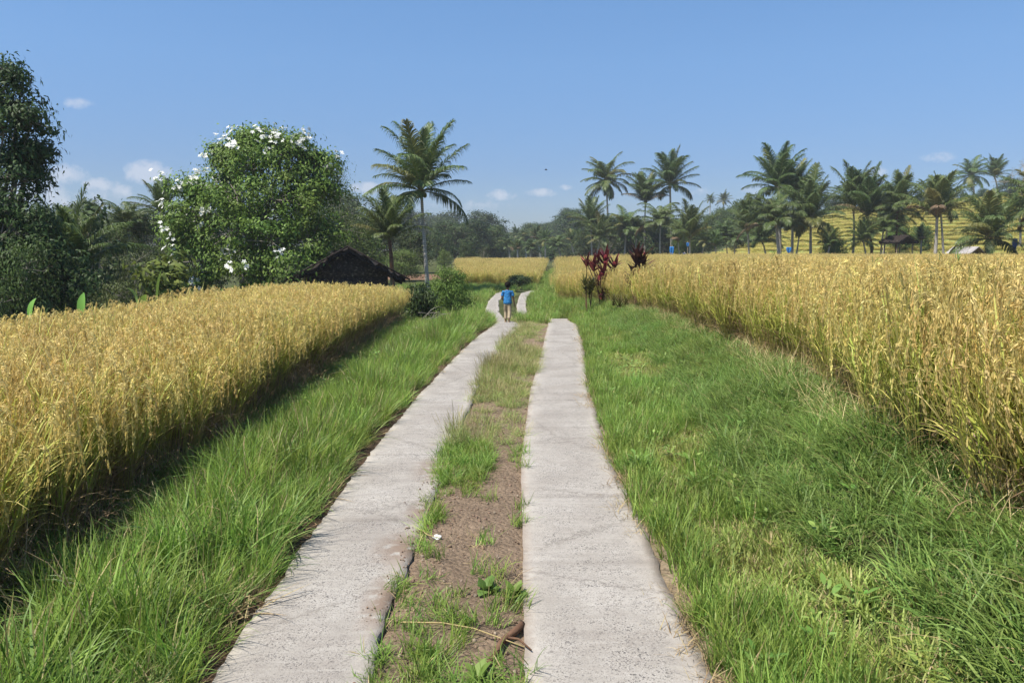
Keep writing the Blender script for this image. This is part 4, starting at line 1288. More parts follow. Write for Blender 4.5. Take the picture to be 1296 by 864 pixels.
# far-off woods behind everything, as one mass
def far_woods():
    rg = np.random.default_rng(88)
    protos = [proto('wood_proto', TR[k][1]) for k in ('round', 'dark', 'tall')]
    X, Y, Sc = [], [], []
    for i in range(420):
        y = 165 + rg.random() * 190
        x = (rg.random() * 1.5 - .75) * y
        X.append(x); Y.append(y); Sc.append((.8 + .7 * rg.random()) * (1.0 if x / y > -.05 else 1.0))
    for i in range(70):
        y = 32 + rg.random() ** 1.5 * 130
        X.append(-(.72 + .45 * rg.random()) * y); Y.append(y); Sc.append(.7 + .4 * rg.random())
    X = np.array(X); Y = np.array(Y); s = np.array(Sc)
    a = X / Y
    s = np.where((a > -.03) & (a < .12), s * .7, s); s = np.where(a > .12, s * .62, s)
    scatter('woods', protos, np.stack([X, Y, height(X, Y) - .3], -1), rand_rot(len(X), rg, .03), np.stack([s * 1.5, s * 1.5, s], -1), rg.integers(0, 3, len(X)), 'hazy far off woods on the hills along the horizon', 'woods')


far_woods()

# bare tree on the hill
mb = MB(); rgb = np.random.default_rng(5)


def branch(p, d, l, r, depth):
    k = 4
    pts = [p]
    for i in range(k):
        d = d + rgb.normal(size=3) * .16; d = d / np.linalg.norm(d)
        pts.append(pts[-1] + d * l / k)
    tube(mb, np.array(pts), np.linspace(r, r * .6, k + 1), (1, 1, 1), n=5, cap=False)
    if depth == 0: return
    for i in range(3):
        nd = d + rgb.normal(size=3) * .55; nd[2] += .1; nd /= np.linalg.norm(nd)
        branch(pts[-1] if i else pts[-2], nd, l * .72, r * .58, depth - 1)


branch(np.zeros(3), np.array([0, 0, 1.0]), 2.6, .16, 5)
xx = at(1288, 318, 128)[0]
rt = empty('bare_tree', (xx, 128, hz(xx, 128)))
link('trunk', mb.mesh('bare_branches', M['palebark']), rt)
tag(rt, 'leafless grey tree with fine branches on the right hilltop', 'tree')
rt.scale = [(at(1288, 188, 128)[2] - hz(xx, 128)) / 8.6] * 3

# ------------------------------------------------------------------ leafy plants: cordylines, dracaena, banana shoots
def rosette(mb, rg, c, n, ln, wd, ca, cb, th=(8, 85), bend=(15, 70), accent=None, pacc=.0):
    az = np.arange(n) * 2.39996 + rg.random(n) * .4
    u = (np.arange(n) + .5) / n
    t0 = R(th[0]) + u * R(th[1] - th[0]); t1 = t0 + R(bend[0]) + rg.random(n) * R(bend[1] - bend[0])
    l = ln * (.75 + .45 * rg.random(n))
    p, s, d = bent(np.tile(np.array(c, float), (n, 1)), az, t0, t1, l, 6)
    w = np.outer(wd * (.8 + .4 * rg.random(n)), np.array([.3, .8, 1.0, .85, .5, .04]))
    col = mixcol(rg, n, ca, cb, .2)
    if accent is not None:
        col = np.where(rg.random((n, 1)) < pacc, mixcol(rg, n, accent, accent, .2), col)
    ribbons(mb, p, w, s, col)


def stem_plant(name, px, Y, heads, label, cat, leafargs, stemcol='redbark', fan=0.0):
    """heads: list of (photo px, photo py of the head, scale)"""
    rg = np.random.default_rng(int(px))
    xb = at(px, 318, Y)[0]; zb = hz(xb, Y) - .03
    rt = empty(name, (xb, Y, zb)); tag(rt, label, cat)
    sm, fm = MB(), MB()
    for i, (hx, hy, sc) in enumerate(heads):
        h = at(hx, hy, Y) - np.array([xb, Y, zb])
        h[1] = (rg.random() - .5) * .3
        b = np.array([.05 * (i - 1), .04 * (rg.random() - .5), 0])
        ss = np.linspace(0, 1, 6)[:, None]
        path = b * (1 - ss) + h * ss; path[1:-1] += rg.normal(size=(4, 3)) * .012
        tube(sm, path, np.linspace(.018, .011, 6), (1, 1, 1), n=6)
        for k in range(2):
            q = dict(leafargs); q['ln'] = q['ln'] * sc
            rosette(fm, rg, h - np.array([0, 0, .13 * k]), c_n(q, rg), q['ln'], q['wd'] * sc, q['ca'], q['cb'], q.get('th', (8, 85)), q.get('bend', (15, 70)), q.get('acc'), q.get('pacc', 0))
    link('stem', sm.mesh('plant_stem', M[stemcol], True), rt)
    link('foliage', fm.mesh('plant_foliage', M['leaf']), rt)
    return rt


def c_n(q, rg):
    return int(q.get('n', 14) * (.8 + .4 * rg.random()))


red = dict(n=11, ln=.50, wd=.095, ca=(.075, .028, .024), cb=(.19, .055, .042), th=(4, 75), bend=(5, 55), acc=(.42, .10, .08), pacc=.10)
stem_plant('cordyline', 763, 23.3, [(752, 338, .95), (766, 330, 1.05), (778, 338, .95), (743, 332, .7), (764, 346, 1.0), (758, 356, .8), (771, 354, .85), (762, 374, .6), (769, 370, .55), (757, 328, .7)], 'red leaved cordyline with pink tips beside the rice edge', 'plant', red)
dk = dict(n=11, ln=.50, wd=.10, ca=(.045, .022, .018), cb=(.10, .04, .028), th=(3, 60), bend=(5, 50), acc=(.42, .07, .06), pacc=.05)
stem_plant('cordyline', 806, 19.0, [(808, 332, 1.0), (813, 342, .95), (802, 348, .8), (798, 358, .65), (809, 352, .9), (805, 326, .7)], 'dark maroon cordyline standing in the rice right of the red one', 'plant', dk)
dr = dict(n=30, ln=.40, wd=.032, ca=(.07, .085, .02), cb=(.17, .17, .05), th=(5, 100), bend=(5, 40))
stem_plant('dracaena', 747, 22.8, [(741, 361, 1.0), (750, 362, 1.05), (747, 368, .8)], 'spiky green dracaena left of the red cordyline', 'plant', dr)
stem_plant('dracaena', 788, 20.0, [(784, 384, .75), (792, 383, .7), (776, 380, .6)], 'low spiky tuft between the two cordylines', 'plant', dr)
ti = dict(n=9, ln=.22, wd=.05, ca=(.10, .14, .03), cb=(.22, .24, .07), th=(5, 70), bend=(10, 60))
stem_plant('cordyline', 744, 23.6, [(742, 330, .8)], 'thin green cordyline shoot left behind the red one', 'plant', ti)


def banana(px, py_top, py_bot, Y, wpx, az, th1, label, col):
    rg = np.random.default_rng(int(px))
    x0 = at(px, 318, Y)[0]; zb = hz(x0, Y) - .05
    rt = empty('banana_shoot', (x0, Y, zb)); tag(rt, label, 'banana plant', 'banana shoots behind the left rice')
    zt = at(px, py_top, Y)[2] - zb; z0 = at(px, py_bot, Y)[2] - zb
    mb = MB(); tube(mb, np.array([[0, 0, 0], [.01, 0, z0 * .5], [0, 0, z0]]), np.array([.045, .035, .015]), (.16, .20, .06), n=8)
    link('stalk', mb.mesh('banana_stalk', M['grass'], True), rt)
    mb = MB()
    ln = (zt - z0) * 1.05
    p, s, d = bent(np.array([[0, 0, z0 - .05]]), np.array([az]), np.array([R(6)]), np.array([th1]), np.array([ln]), 9, power=1.6)
    w = wpx * Y / F
    ww = w * np.array([[.25, .7, .95, 1, 1, .95, .8, .5, .08]])
    nrm = np.cross(d[0], s[0])
    lft = p - s[:, None, :] * ww[..., None] * .5 * .9 + nrm[None] * ww[..., None] * .22
    rgt = p + s[:, None, :] * ww[..., None] * .5 * .9 + nrm[None] * ww[..., None] * .22
    k = 9
    V = np.concatenate([lft[0], p[0], rgt[0]]); i = np.arange(k - 1)
    mb.add(V, [np.stack([i, i + k, i + k + 1, i + 1], 1), np.stack([i + k, i + 2 * k, i + 2 * k + 1, i + k + 1], 1)], col)
    link('leaf', mb.mesh('banana_leaf', M['leaf'], True), rt)


banana(34, 372, 398, 9.4, 13, R(60), R(40), 'broad upright banana leaf at the far left behind the rice', (.20, .34, .06))
banana(99, 366, 396, 9.8, 13, R(80), R(20), 'folded banana leaf standing behind the rice below the stemless palm', (.17, .32, .06))
banana(170, 358, 384, 11.5, 13, R(200), R(60), 'pale banana leaf tilted left of the papaya', (.24, .36, .09))
banana(196, 338, 380, 12.0, 12, R(20), R(15), 'tallest banana leaf rising in front of the papaya', (.18, .34, .07))
banana(178, 366, 384, 11.2, 9, R(320), R(70), 'small banana leaf at the rice edge between the taller ones', (.20, .32, .07))

# tall weeds in the right rice
def weed(px, py, Y, label):
    x0 = at(px, 318, Y)[0]; zb = hz(x0, Y)
    zt = at(px, py, Y)[2] - zb
    rg = np.random.default_rng(int(px))
    rt = empty('weed', (x0, Y, zb)); tag(rt, label, 'weed', 'green weeds standing in the right rice')
    mb = MB(); ss = np.linspace(0, 1, 6)
    pts = np.stack([.08 * ss ** 2 * zt * (rg.random() - .5), .05 * ss, zt * ss], -1)
    tube(mb, pts, np.linspace(.009, .003, 6), (.10, .15, .04), n=5)
    link('stem', mb.mesh('weed_stem', M['grass']), rt)
    mb = MB(); n = 16
    hh = zt * (.3 + .7 * rg.random(n)); bs = np.stack([np.interp(hh, pts[:, 2], pts[:, 0]), np.zeros(n), hh], -1)
    p, s, d = bent(bs, rg.random(n) * 2 * PI, R(20) + rg.random(n) * R(30), R(40) + rg.random(n) * R(60), .07 + .1 * rg.random(n), 5)
    ribbons(mb, p, np.outer(np.full(n, .014), np.array([.4, 1, .9, .6, .05])), s, mixcol(rg, n, (.09, .15, .03), (.17, .24, .05)))
    link('leaves', mb.mesh('weed_leaves', M['grass']), rt)


weed(1189, 322, 7.6, 'tall green weed stem rising from the rice below the thick necked palm')
weed(1216, 316, 10.0, 'thin green weed right of the tall weed stem')
weed(978, 316, 12.5, 'green weed above the rice below the clump')
weed(1262, 326, 6.8, 'weed stalk in the rice under the short thick palm')
weed(1108, 324, 9.5, 'short weed in the rice below the leaning palm')

# ------------------------------------------------------------------ hut and shelters
M['thatch'] = plain('old_thatch', (.010, .007, .006), (.045, .032, .025), scale=30, rough=.95, lo=.35, hi=.75, bump=.8, dist=.05)


def gable_material():
    m, t, out = nt('woven_gable')
    tc = N(t, 'ShaderNodeTexCoord')
    mp = N(t, 'ShaderNodeMapping'); mp.inputs['Scale'].default_value = (7, 7, 11); L(t, tc.outputs['Object'], mp.inputs[0])
    n = N(t, 'ShaderNodeTexNoise', Scale=1.6, Detail=6.0, Roughness=.75); L(t, mp.outputs[0], n.inputs['Vector'])
    b = N(t, 'ShaderNodeBsdfPrincipled', Roughness=.9)
    L(t, ramp(t, n.outputs[0], [(.40, (.02, .013, .010)), (.56, (.06, .04, .03)), (.66, (.26, .22, .18))]), b.inputs['Base Color'])
    bp = N(t, 'ShaderNodeBump', Strength=1.0, Distance=.04); L(t, n.outputs[0], bp.inputs['Height']); L(t, bp.outputs[0], b.inputs['Normal'])
    L(t, b.outputs[0], out.inputs[0]); return m


M['gable'] = gable_material()
M['bamboo'] = plain('bamboo', (.16, .12, .07), (.32, .25, .15), scale=7, rough=.7)
M['tin'] = plain('grey_roofing', (.22, .20, .19), (.42, .39, .36), scale=5, rough=.6)


def hut(px, Y, pyapex, pyeave, halfpx, label, depth=3.0, big=True, roofm='thatch', name='hut', ov=.3):
    x0 = at(px, 318, Y)[0]; zb = hz(x0, Y)
    rt = empty(name, (x0, Y, zb), -math.atan2(x0, Y) + .04 if big else .3); tag(rt, label, 'hut')
    za = at(px, pyapex, Y)[2] - zb; ze = at(px, pyeave, Y)[2] - zb; hw = halfpx * Y / F
    rg = np.random.default_rng(int(px))
    # roof slopes with a shaggy lower rim
    mb = MB()
    for sg in (-1, 1):
        nu, nv = 16, 14
        U, V = np.meshgrid(np.linspace(0, 1, nu), np.linspace(0, 1, nv), indexing='ij')
        X = sg * (U * hw * 1.04); Yq = -ov + V * (depth + 2 * ov); Z = za + (ze - za) * U * 1.04 - .03 * np.sin(U * PI)
        jag = .05 * rg.normal(size=X.shape) * (1 if roofm == 'thatch' else .1)
        Z = Z + jag
        top = np.stack([X, Yq, Z], -1); bot = top.copy(); bot[..., 2] -= .14 if roofm == 'thatch' else .03
        i = (np.arange(nu - 1)[:, None] * nv + np.arange(nv - 1)[None, :]).ravel()
        f = np.stack([i, i + nv, i + nv + 1, i + 1], 1)
        k = nu * nv
        rim = np.concatenate([np.arange(nv), np.arange(nv - 1, k, nv)[1:], np.arange(k - nv, k - 1)[::-1], (np.arange(nu) * nv)[::-1][1:-1]])
        r2 = np.roll(rim, -1)
        mb.add(np.concatenate([top.reshape(-1, 3), bot.reshape(-1, 3)]), [f, f[:, ::-1] + k, np.stack([rim, rim + k, r2 + k, r2], 1)], (.05, .04, .03))
    if roofm == 'thatch':
        # straw ends along the barge and the eaves
        n = 900
        u = rg.random(n); sg = np.where(rg.random(n) < .5, -1, 1); v = np.where(rg.random(n) < .5, 0, 1)
        fr = rg.random(n) < .55
        bx = np.where(fr, u * hw * 1.02, hw * 1.02); by = np.where(fr, -ov + v * (depth + 2 * ov), rg.random(n) * (depth + 2 * ov) - ov)
        bz = za + (ze - za) * np.where(fr, u, 1.0) * 1.02 + .02
        p, s, d = bent(np.stack([sg * bx, by, bz], -1), np.where(sg > 0, 0, PI) + rg.normal(size=n) * .5, np.full(n, R(105)), np.full(n, R(140)), .12 + .2 * rg.random(n), 3)
        ribbons(mb, p, np.outer(np.full(n, .02), np.array([1, .8, .2])), s, mixcol(rg, n, (.03, .02, .015), (.20, .16, .12)))
    link('roof', mb.mesh('hut_roof', M[roofm]), rt)
    # gable wall
    if big:
        mb = MB()
        yy = .12
        a = np.array([[0, yy, za - .2], [-hw * .86, yy, ze + .02], [hw * .86, yy, ze + .02], [0, yy + .06, za - .2], [-hw * .86, yy + .06, ze + .02], [hw * .86, yy + .06, ze + .02]])
        mb.add(a, [np.array([[0, 1, 2], [3, 5, 4]]), np.array([[0, 3, 4, 1], [1, 4, 5, 2], [2, 5, 3, 0]])], (.1, .08, .06))
        link('gable', mb.mesh('hut_gable', M['gable']), rt)
        mb = MB(); box(mb, (-hw * .74, .2, 0), (hw * .74, depth - .2, ze + .05), (.1, .08, .06))
        link('wall', mb.mesh('hut_wall', M['gable']), rt)
    for sx in (-1, 1):
        for sy in (.1, depth - .1):
            mb = MB(); tube(mb, np.array([[sx * hw * .8, sy, -.1], [sx * hw * .8, sy, ze + .1]]), np.array([.05, .045]), (1, 1, 1), n=8)
            link('post', mb.mesh('hut_post', M['bamboo'], True), rt)
    if big:
        for sg in (-1, 1):
            mb = MB(); tube(mb, np.array([[0, -ov - .02, za + .03], [sg * hw * 1.12, -ov - .02, ze - .08]]), np.array([.035, .03]), (1, 1, 1), n=6)
            link('rafter', mb.mesh('hut_rafter', M['thatch'], True), rt)
    return rt


hut(440, 27, 313, 351, 68, 'old dark thatched hut with gable end behind the left rice', depth=3.2)
hut(1146, 66, 298, 306, 15, 'small dark roofed field shelter among the right palms', depth=1.6, big=False, name='field_shelter')
hut(1234, 56, 312, 321, 14, 'low shelter with grey roofing beside the short thick palm', depth=1.6, big=False, roofm='tin', name='field_shelter')

# ------------------------------------------------------------------ blue bird-scaring cloths on stakes
M['bluecloth'] = plain('blue_plastic_cloth', (.015, .11, .33), (.035, .20, .48), scale=6, rough=.5, bump=.3)
M['navycloth'] = plain('navy_cloth', (.02, .05, .16), (.05, .12, .28), scale=6, rough=.7, bump=.3)


def scare_cloth(px, pyt, pyb, wpx, Y, label, mat):
    x0 = at(px, 318, Y)[0]; zb = hz(x0, Y) - .05
    rt = empty('scare_cloth', (x0, Y, zb)); tag(rt, label, 'bird scarer', 'blue cloths hung over the far rice')
    z1 = at(px, pyt, Y)[2] - zb; z0 = at(px, pyb, Y)[2] - zb; w = wpx * Y / F
    mb = MB(); tube(mb, np.array([[0, 0, 0], [.02, 0, z1 + .1]]), np.array([.025, .02]), (1, 1, 1), n=6)
    link('stake', mb.mesh('stake', M['bamboo'], True), rt)
    rg = np.random.default_rng(int(px)); nu, nv = 9, 8
    U, V = np.meshgrid(np.linspace(-.5, .5, nu), np.linspace(0, 1, nv), indexing='ij')
    X = U * w * (1 - .25 * V + .15 * np.sin(V * 5)); Yq = -.04 + .08 * np.sin(U * 9 + V * 2) * (.4 + V) * w; Z = z1 + (z0 - z1) * V * (1 + .15 * (vnoise(U * 6 + px, V * 0) - .5))
    mb = MB(); a = np.stack([X, Yq, Z], -1).reshape(-1, 3); i = (np.arange(nu - 1)[:, None] * nv + np.arange(nv - 1)[None, :]).ravel()
    mb.add(a, [np.stack([i, i + nv, i + nv + 1, i + 1], 1)], (1, 1, 1))
    o = link('cloth', mb.mesh('cloth', mat, True), rt)
    sd = o.modifiers.new('thickness', 'SOLIDIFY'); sd.thickness = .012


scare_cloth(850, 312, 325, 5, 62, 'bright blue cloth on a stake under the tall palms', M['bluecloth'])
scare_cloth(870, 307, 312, 3, 64, 'small blue rag hung higher right of the bright blue cloth', M['bluecloth'])
scare_cloth(866, 320, 325, 4, 61, 'little violet blue rag low beside the young palm', M['navycloth'])
scare_cloth(998, 313, 320, 6, 60, 'square blue cloth at the foot of the tallest palm', M['bluecloth'])
scare_cloth(1283, 302, 319, 6, 54, 'long dark blue cloth on a stake at the right edge', M['navycloth'])

# ------------------------------------------------------------------ small things on the median
mb = MB()
p0 = at(612, 845, 2.9)
def gp(px, py):
    d = ray(px, py); t = (0.0 - CAMZ) / d[2]
    q = np.array([d[0] * t, d[1] * t, 0]); q[2] = hz(q[0], q[1]); return q


a, b_ = gp(612, 846), gp(660, 792)
ss = np.linspace(0, 1, 9)[:, None]
path = a * (1 - ss) + b_ * ss; path[:, 2] = [hz(q[0], q[1]) + .025 for q in path]; path[:, 0] += .012 * np.sin(ss[:, 0] * 9)
tube(mb, path, np.array([.007, .009, .011, .012, .013, .013, .014, .014, .011]), (1, 1, 1), n=8, rough=.35, rng=rgb)
m_ = path[5]
tube(mb, np.array([m_, m_ + np.array([.05, -.05, .02]), m_ + np.array([.10, -.13, .015])]), np.array([.007, .005, .003]), (1, 1, 1), n=6)
st = link('branch', mb.mesh('fallen_branch', M['redbark'], True)); tag(st, 'dark fallen branch lying on the median by the right strip', 'branch')

def lying_stalk(pxs, label):
    pts = np.array([gp(*q) for q in pxs]); pts[:, 2] += .03
    mb = MB(); tube(mb, pts, np.linspace(.004, .0025, len(pts)), (.46, .36, .17), n=5)
    o = link('dry_stalk', mb.mesh('dry_stalk', M['straw'], True)); tag(o, label, 'dry stalk')


lying_stalk([(508, 795), (560, 795), (600, 802), (640, 815), (665, 824)], 'long pale dry stalk lying across the fallen branch')
lying_stalk([(538, 850), (556, 835), (578, 818)], 'short straight dry stalk in the near median grass')
lying_stalk([(533, 672), (540, 683), (556, 688)], 'curled dry root on the soil next to the white scrap')
c = gp(553, 682)
mb = MB(); nu = 5
U, V = np.meshgrid(np.linspace(-.5, .5, nu), np.linspace(-.5, .5, nu), indexing='ij')
a = np.stack([U * .05, V * .03, .012 + .012 * np.sin(U * 5 + V * 4)], -1).reshape(-1, 3); i = (np.arange(nu - 1)[:, None] * nu + np.arange(nu - 1)[None, :]).ravel()
mb.add(a, [np.stack([i, i + nu, i + nu + 1, i + 1], 1)], (.82, .82, .80))
o = link('paper_scrap', mb.mesh('paper_scrap', M['petal'], True), None, tuple(c)); tag(o, 'tiny white scrap of litter on the brown soil', 'litter')
o.modifiers.new('thickness', 'SOLIDIFY').thickness = .003

# broad-leaved weeds on the near median
for i, (px, py, lab) in enumerate(((650, 755, 'broad leaved weed by the right strip above the fallen branch'), (616, 748, 'small broad leaved weed left of the larger one'), (604, 858, 'pale round leaved weed at the bottom of the median'))):
    q = gp(px, py); mb = MB(); rg = np.random.default_rng(900 + i)
    rosette(mb, rg, (0, 0, .01), 8, .075, .055, (.09, .16, .03), (.17, .24, .06), th=(25, 80), bend=(10, 50))
    o = link('weed', mb.mesh('broad_weed', M['leaf'], True), None, tuple(q)); tag(o, lab, 'weed', 'broad leaved weeds on the median')

# dry twigs arching by the dark bush
mb = MB(); rg = np.random.default_rng(31)
q0 = at(540, 405, 20.6)
for i in range(7):
    az = rg.random() * 2 * PI
    p, s, d = bent(np.array([[(rg.random() - .5) * .5, (rg.random() - .5) * .2, 0]]), np.array([az]), np.array([R(20 + 30 * rg.random())]), np.array([R(110)]), np.array([.5 + .4 * rg.random()]), 8)
    tube(mb, p[0], np.linspace(.012, .005, 8), (1, 1, 1), n=5)
o = link('dry_twigs', mb.mesh('dry_twigs', M['palebark'], True), None, (q0[0], 20.6, hz(q0[0], 20.6) + .02)); tag(o, 'pale dead twigs arching in front of the dark shaded bush', 'twigs')

# ------------------------------------------------------------------ child
M['skin'] = plain('skin', (.16, .085, .055), (.20, .11, .07), scale=5, rough=.55, bump=0)
M['hair'] = plain('black_hair', (.008, .007, .006), (.02, .016, .014), scale=60, rough=.9, bump=.4, spec=.05)
M['shirt'] = plain('blue_shirt', (.02, .13, .33), (.04, .23, .50), scale=9, rough=.9, bump=1.0, dist=.05)
M['khaki'] = plain('khaki_cloth', (.30, .235, .15), (.42, .34, .23), scale=9, rough=.9, bump=.5, dist=.015)
M['sandal'] = plain('sandal', (.20, .13, .05), (.32, .22, .10), scale=9, rough=.7, bump=0)


def skin_mesh(name, chains, mat, sub=2):
    """chains: lists of (x, y, z, r); a chain's first point welds to an equal point of an earlier chain"""
    verts, rads, edges, key = [], [], [], {}
    for ch in chains:
        prev = None
        for (x, y, z, r) in ch:
            k = (round(x, 4), round(y, 4), round(z, 4))
            if k not in key:
                key[k] = len(verts); verts.append((x, y, z)); rads.append(r if isinstance(r, tuple) else (r, r))
            if prev is not None and prev != key[k]:
                edges.append((prev, key[k]))
            prev = key[k]
    me = bpy.data.meshes.new(name); me.from_pydata(verts, edges, [])
    o = bpy.data.objects.new(name, me); C.objects.link(o)
    md = o.modifiers.new('skin', 'SKIN'); md.use_smooth_shade = True; md.branch_smoothing = .6
    for i, v in enumerate(me.skin_vertices[0].data):
        v.radius = rads[i]; v.use_root = (i == 0)
    s = o.modifiers.new('sub', 'SUBSURF'); s.levels = sub; s.render_levels = sub
    dg = bpy.context.evaluated_depsgraph_get(); dg.update()
    m2 = bpy.data.meshes.new_from_object(o.evaluated_get(dg))
    bpy.data.objects.remove(o)
    m2.materials.clear(); m2.materials.append(mat); m2.name = name
    return m2


def child(px, py, Y):
    x0 = at(px, py, Y)[0]
    z0 = float(prof(Y)) + .022
    rt = empty('person', (x0, Y, z0), -.12); tag(rt, 'child in blue t-shirt and khaki trousers walking away on the path', 'person')
    # facing +y, mid-stride: left foot forward; local x right
    hipL, hipR = (-.055, 0, .50, .062), (.055, 0, .50, .062)
    pelvis = (0, 0, .54, (.10, .075))
    chest = (0, .005, .78, (.115, .08)); neck = (0, .0, .885, .036)
    body = [
        [pelvis, (0, .005, .66, (.095, .07)), chest, (0, 0, .845, (.085, .06)), neck, (0, .005, .925, .038), (0, .012, .965, .066), (0, .012, 1.015, .074), (0, .008, 1.065, .060), (0, .004, 1.085, .03)],
        [pelvis, hipL, (-.062, .07, .30, .048), (-.062, .075, .27, .044), (-.060, .05, .12, .034), (-.060, .035, .045, .026), (-.062, .085, .026, .020), (-.064, .125, .020, .013)],
        [pelvis, hipR, (.056, -.03, .30, .048), (.056, -.04, .27, .044), (.054, -.11, .13, .034), (.052, -.14, .06, .026), (.053, -.09, .028, .020), (.055, -.05, .020, .013)],
    ]
    # arms: left bent with the hand at the belly, right hanging
    aL = [(0, 0, .845, (.085, .06)), (-.115, 0, .835, .040), (-.150, -.01, .70, .031), (-.155, -.015, .665, .028), (-.125, .06, .585, .023), (-.105, .085, .565, .019)]
    aR = [(0, 0, .845, (.085, .06)), (.115, 0, .835, .040), (.150, .0, .69, .031), (.158, .005, .655, .028), (.178, .03, .52, .022), (.184, .035, .49, .018)]
    body += [aL, aR]
    wl, wr = aL[-1], aR[-1]
    pl = (wl[0] + .02, wl[1] + .03, wl[2] - .02, (.022, .012)); pr = (wr[0] + .004, wr[1] + .008, wr[2] - .04, (.022, .012))
    body += [[wl, pl], [wr, pr]]
    for i in range(4):
        o_ = (i - 1.5) * .010
        body.append([pl, (pl[0] + .018, pl[1] + .018, pl[2] - .008 + o_, .0065), (pl[0] + .034 - abs(i - 1.4) * .003, pl[1] + .022, pl[2] - .016 + o_, .005)])
        body.append([pr, (pr[0] + .003, pr[1] + o_ + .004, pr[2] - .026, .0065), (pr[0] - .002, pr[1] + o_ + .008, pr[2] - .046 + abs(i - 1.4) * .004, .005)])
    body.append([pl, (pl[0] + .004, pl[1] + .004, pl[2] + .024, .007), (pl[0] + .016, pl[1] + .012, pl[2] + .032, .0055)])
    body.append([pr, (pr[0] - .01, pr[1] + .022, pr[2] - .006, .007), (pr[0] - .012, pr[1] + .03, pr[2] - .022, .0055)])
    # nose and ears
    body.append([(0, .012, 1.015, .074), (0, .095, 1.005, .010)])
    for s in (-1, 1):
        body.append([(0, .012, 1.015, .074), (s * .082, .005, 1.01, .012)])
    link('body', skin_mesh('child_body', body, M['skin']), rt)
    hb_ = MB(); zz = np.array([.950, .962, .985, 1.015, 1.045, 1.072, 1.094, 1.108, 1.113]); rr = np.array([.030, .058, .074, .082, .082, .073, .056, .030, .006])
    tube(hb_, np.stack([zz * 0, -.010 + .006 * (zz - .95) / .16, zz], -1), rr, (1, 1, 1), n=18, rough=.05, rng=np.random.default_rng(4))
    link('hair', hb_.mesh('child_hair', M['hair'], True), rt)
    shirt = [[(0, 0, .47, (.138, .108)), (0, 0, .55, (.130, .098)), (0, .005, .68, (.118, .09)), (0, .005, .78, (.128, .092)), (0, 0, .85, (.095, .068)), (0, 0, .885, .048)],
             [(0, 0, .85, (.095, .068)), (-.12, 0, .835, .054), (-.145, -.006, .735, .046), (-.148, -.008, .705, .048)],
             [(0, 0, .85, (.095, .068)), (.12, 0, .835, .054), (.145, 0, .735, .046), (.148, 0, .705, .048)]]
    link('shirt', skin_mesh('child_shirt', shirt, M['shirt']), rt)
    tr = [[(0, 0, .56, (.112, .088)), (0, 0, .50, (.11, .085)), (-.060, .01, .45, .068), (-.062, .07, .29, .056), (-.060, .055, .14, .050), (-.060, .035, .055, .052)],
          [(0, 0, .50, (.11, .085)), (.058, -.01, .45, .068), (.056, -.03, .29, .056), (.054, -.10, .14, .050), (.052, -.135, .085, .052)]]
    link('trousers', skin_mesh('child_trousers', tr, M['khaki']), rt)
    for sx, yy, up in ((-.062, .075, 0), (.054, -.09, .0)):
        mb = MB()
        ang = np.linspace(0, 2 * PI, 17)[:-1]
        ox = .036 * np.cos(ang) * (1 + .15 * np.sin(ang)); oy = .088 * np.sin(ang)
        b0 = np.stack([ox + sx, oy + yy, np.full(16, -.008)], -1); b1 = b0.copy(); b1[:, 2] = .008
        j = np.arange(16); j2 = (j + 1) % 16
        mb.add(np.concatenate([b0, b1]), [np.stack([j, j2, j2 + 16, j + 16], 1), np.array([list(j[::-1])]), np.array([list(j + 16)])], (1, 1, 1))
        so = link('sandal', mb.mesh('child_sandal', M['sandal']), rt)
        mb = MB(); t = np.linspace(0, PI, 8)
        tube(mb, np.stack([sx + .036 * np.cos(t), yy + .02 + .02 * np.sin(t), .008 + .034 * np.sin(t)], -1), np.full(8, .006), (1, 1, 1), n=6)
        link('strap', mb.mesh('sandal_strap', M['sandal'], True), so)
    return rt


child(642.5, 405, 22.0)

# bird in the sky
mb = MB()
k = 8; t = np.linspace(0, 1, k)
tube(mb, np.stack([t * .22 - .11, t * 0, t * 0], -1), np.sin(t * PI) * .03 + .003, (.03, .03, .03), n=8)
for s in (-1, 1):
    v = np.array([[.04, 0, .01], [-.05, 0, .01], [-.03, s * .12, .06], [.03, s * .13, .06], [-.06, s * .24, .02]])
    mb.add(np.concatenate([v, v - np.array([0, 0, .006])]), [np.array([[0, 1, 2, 3], [5, 8, 7, 6]]), np.array([[3, 2, 4], [8, 9, 7]])], (.03, .03, .03))
o = link('bird', mb.mesh('bird', M['straw']), None, tuple(at(691, 215, 55))); tag(o, 'tiny dark bird flying against the blue sky', 'bird')

# ------------------------------------------------------------------ air
HAZE = 0.0005
mb = MB(); box(mb, (-420, -12, -8), (420, 420, 26), (1, 1, 1))
m, t, out = nt('haze')
v = N(t, 'ShaderNodeVolumePrincipled'); v.inputs['Color'].default_value = (.93, .96, 1, 1); v.inputs['Density'].default_value = HAZE; v.inputs['Anisotropy'].default_value = .1
L(t, v.outputs[0], out.inputs['Volume'])
o = link('haze', mb.mesh('haze', m)); tag(o, 'thin bluish haze in the air over the far slopes', 'haze', kind='stuff')

# ------------------------------------------------------------------ light, sky, camera
SUN_DIR = Vector((-.87, -.49, 0)).normalized()
ELEV = R(61)
to_sun = Vector((SUN_DIR.x * math.cos(ELEV), SUN_DIR.y * math.cos(ELEV), math.sin(ELEV)))
sl = bpy.data.lights.new('sun', 'SUN'); sl.energy = 4.8; sl.angle = R(.53); sl.color = (1.0, .945, .86)
so = bpy.data.objects.new('sun', sl); C.objects.link(so)
so.rotation_euler = to_sun.to_track_quat('Z', 'Y').to_euler(); so.location = (-20, -10, 40)

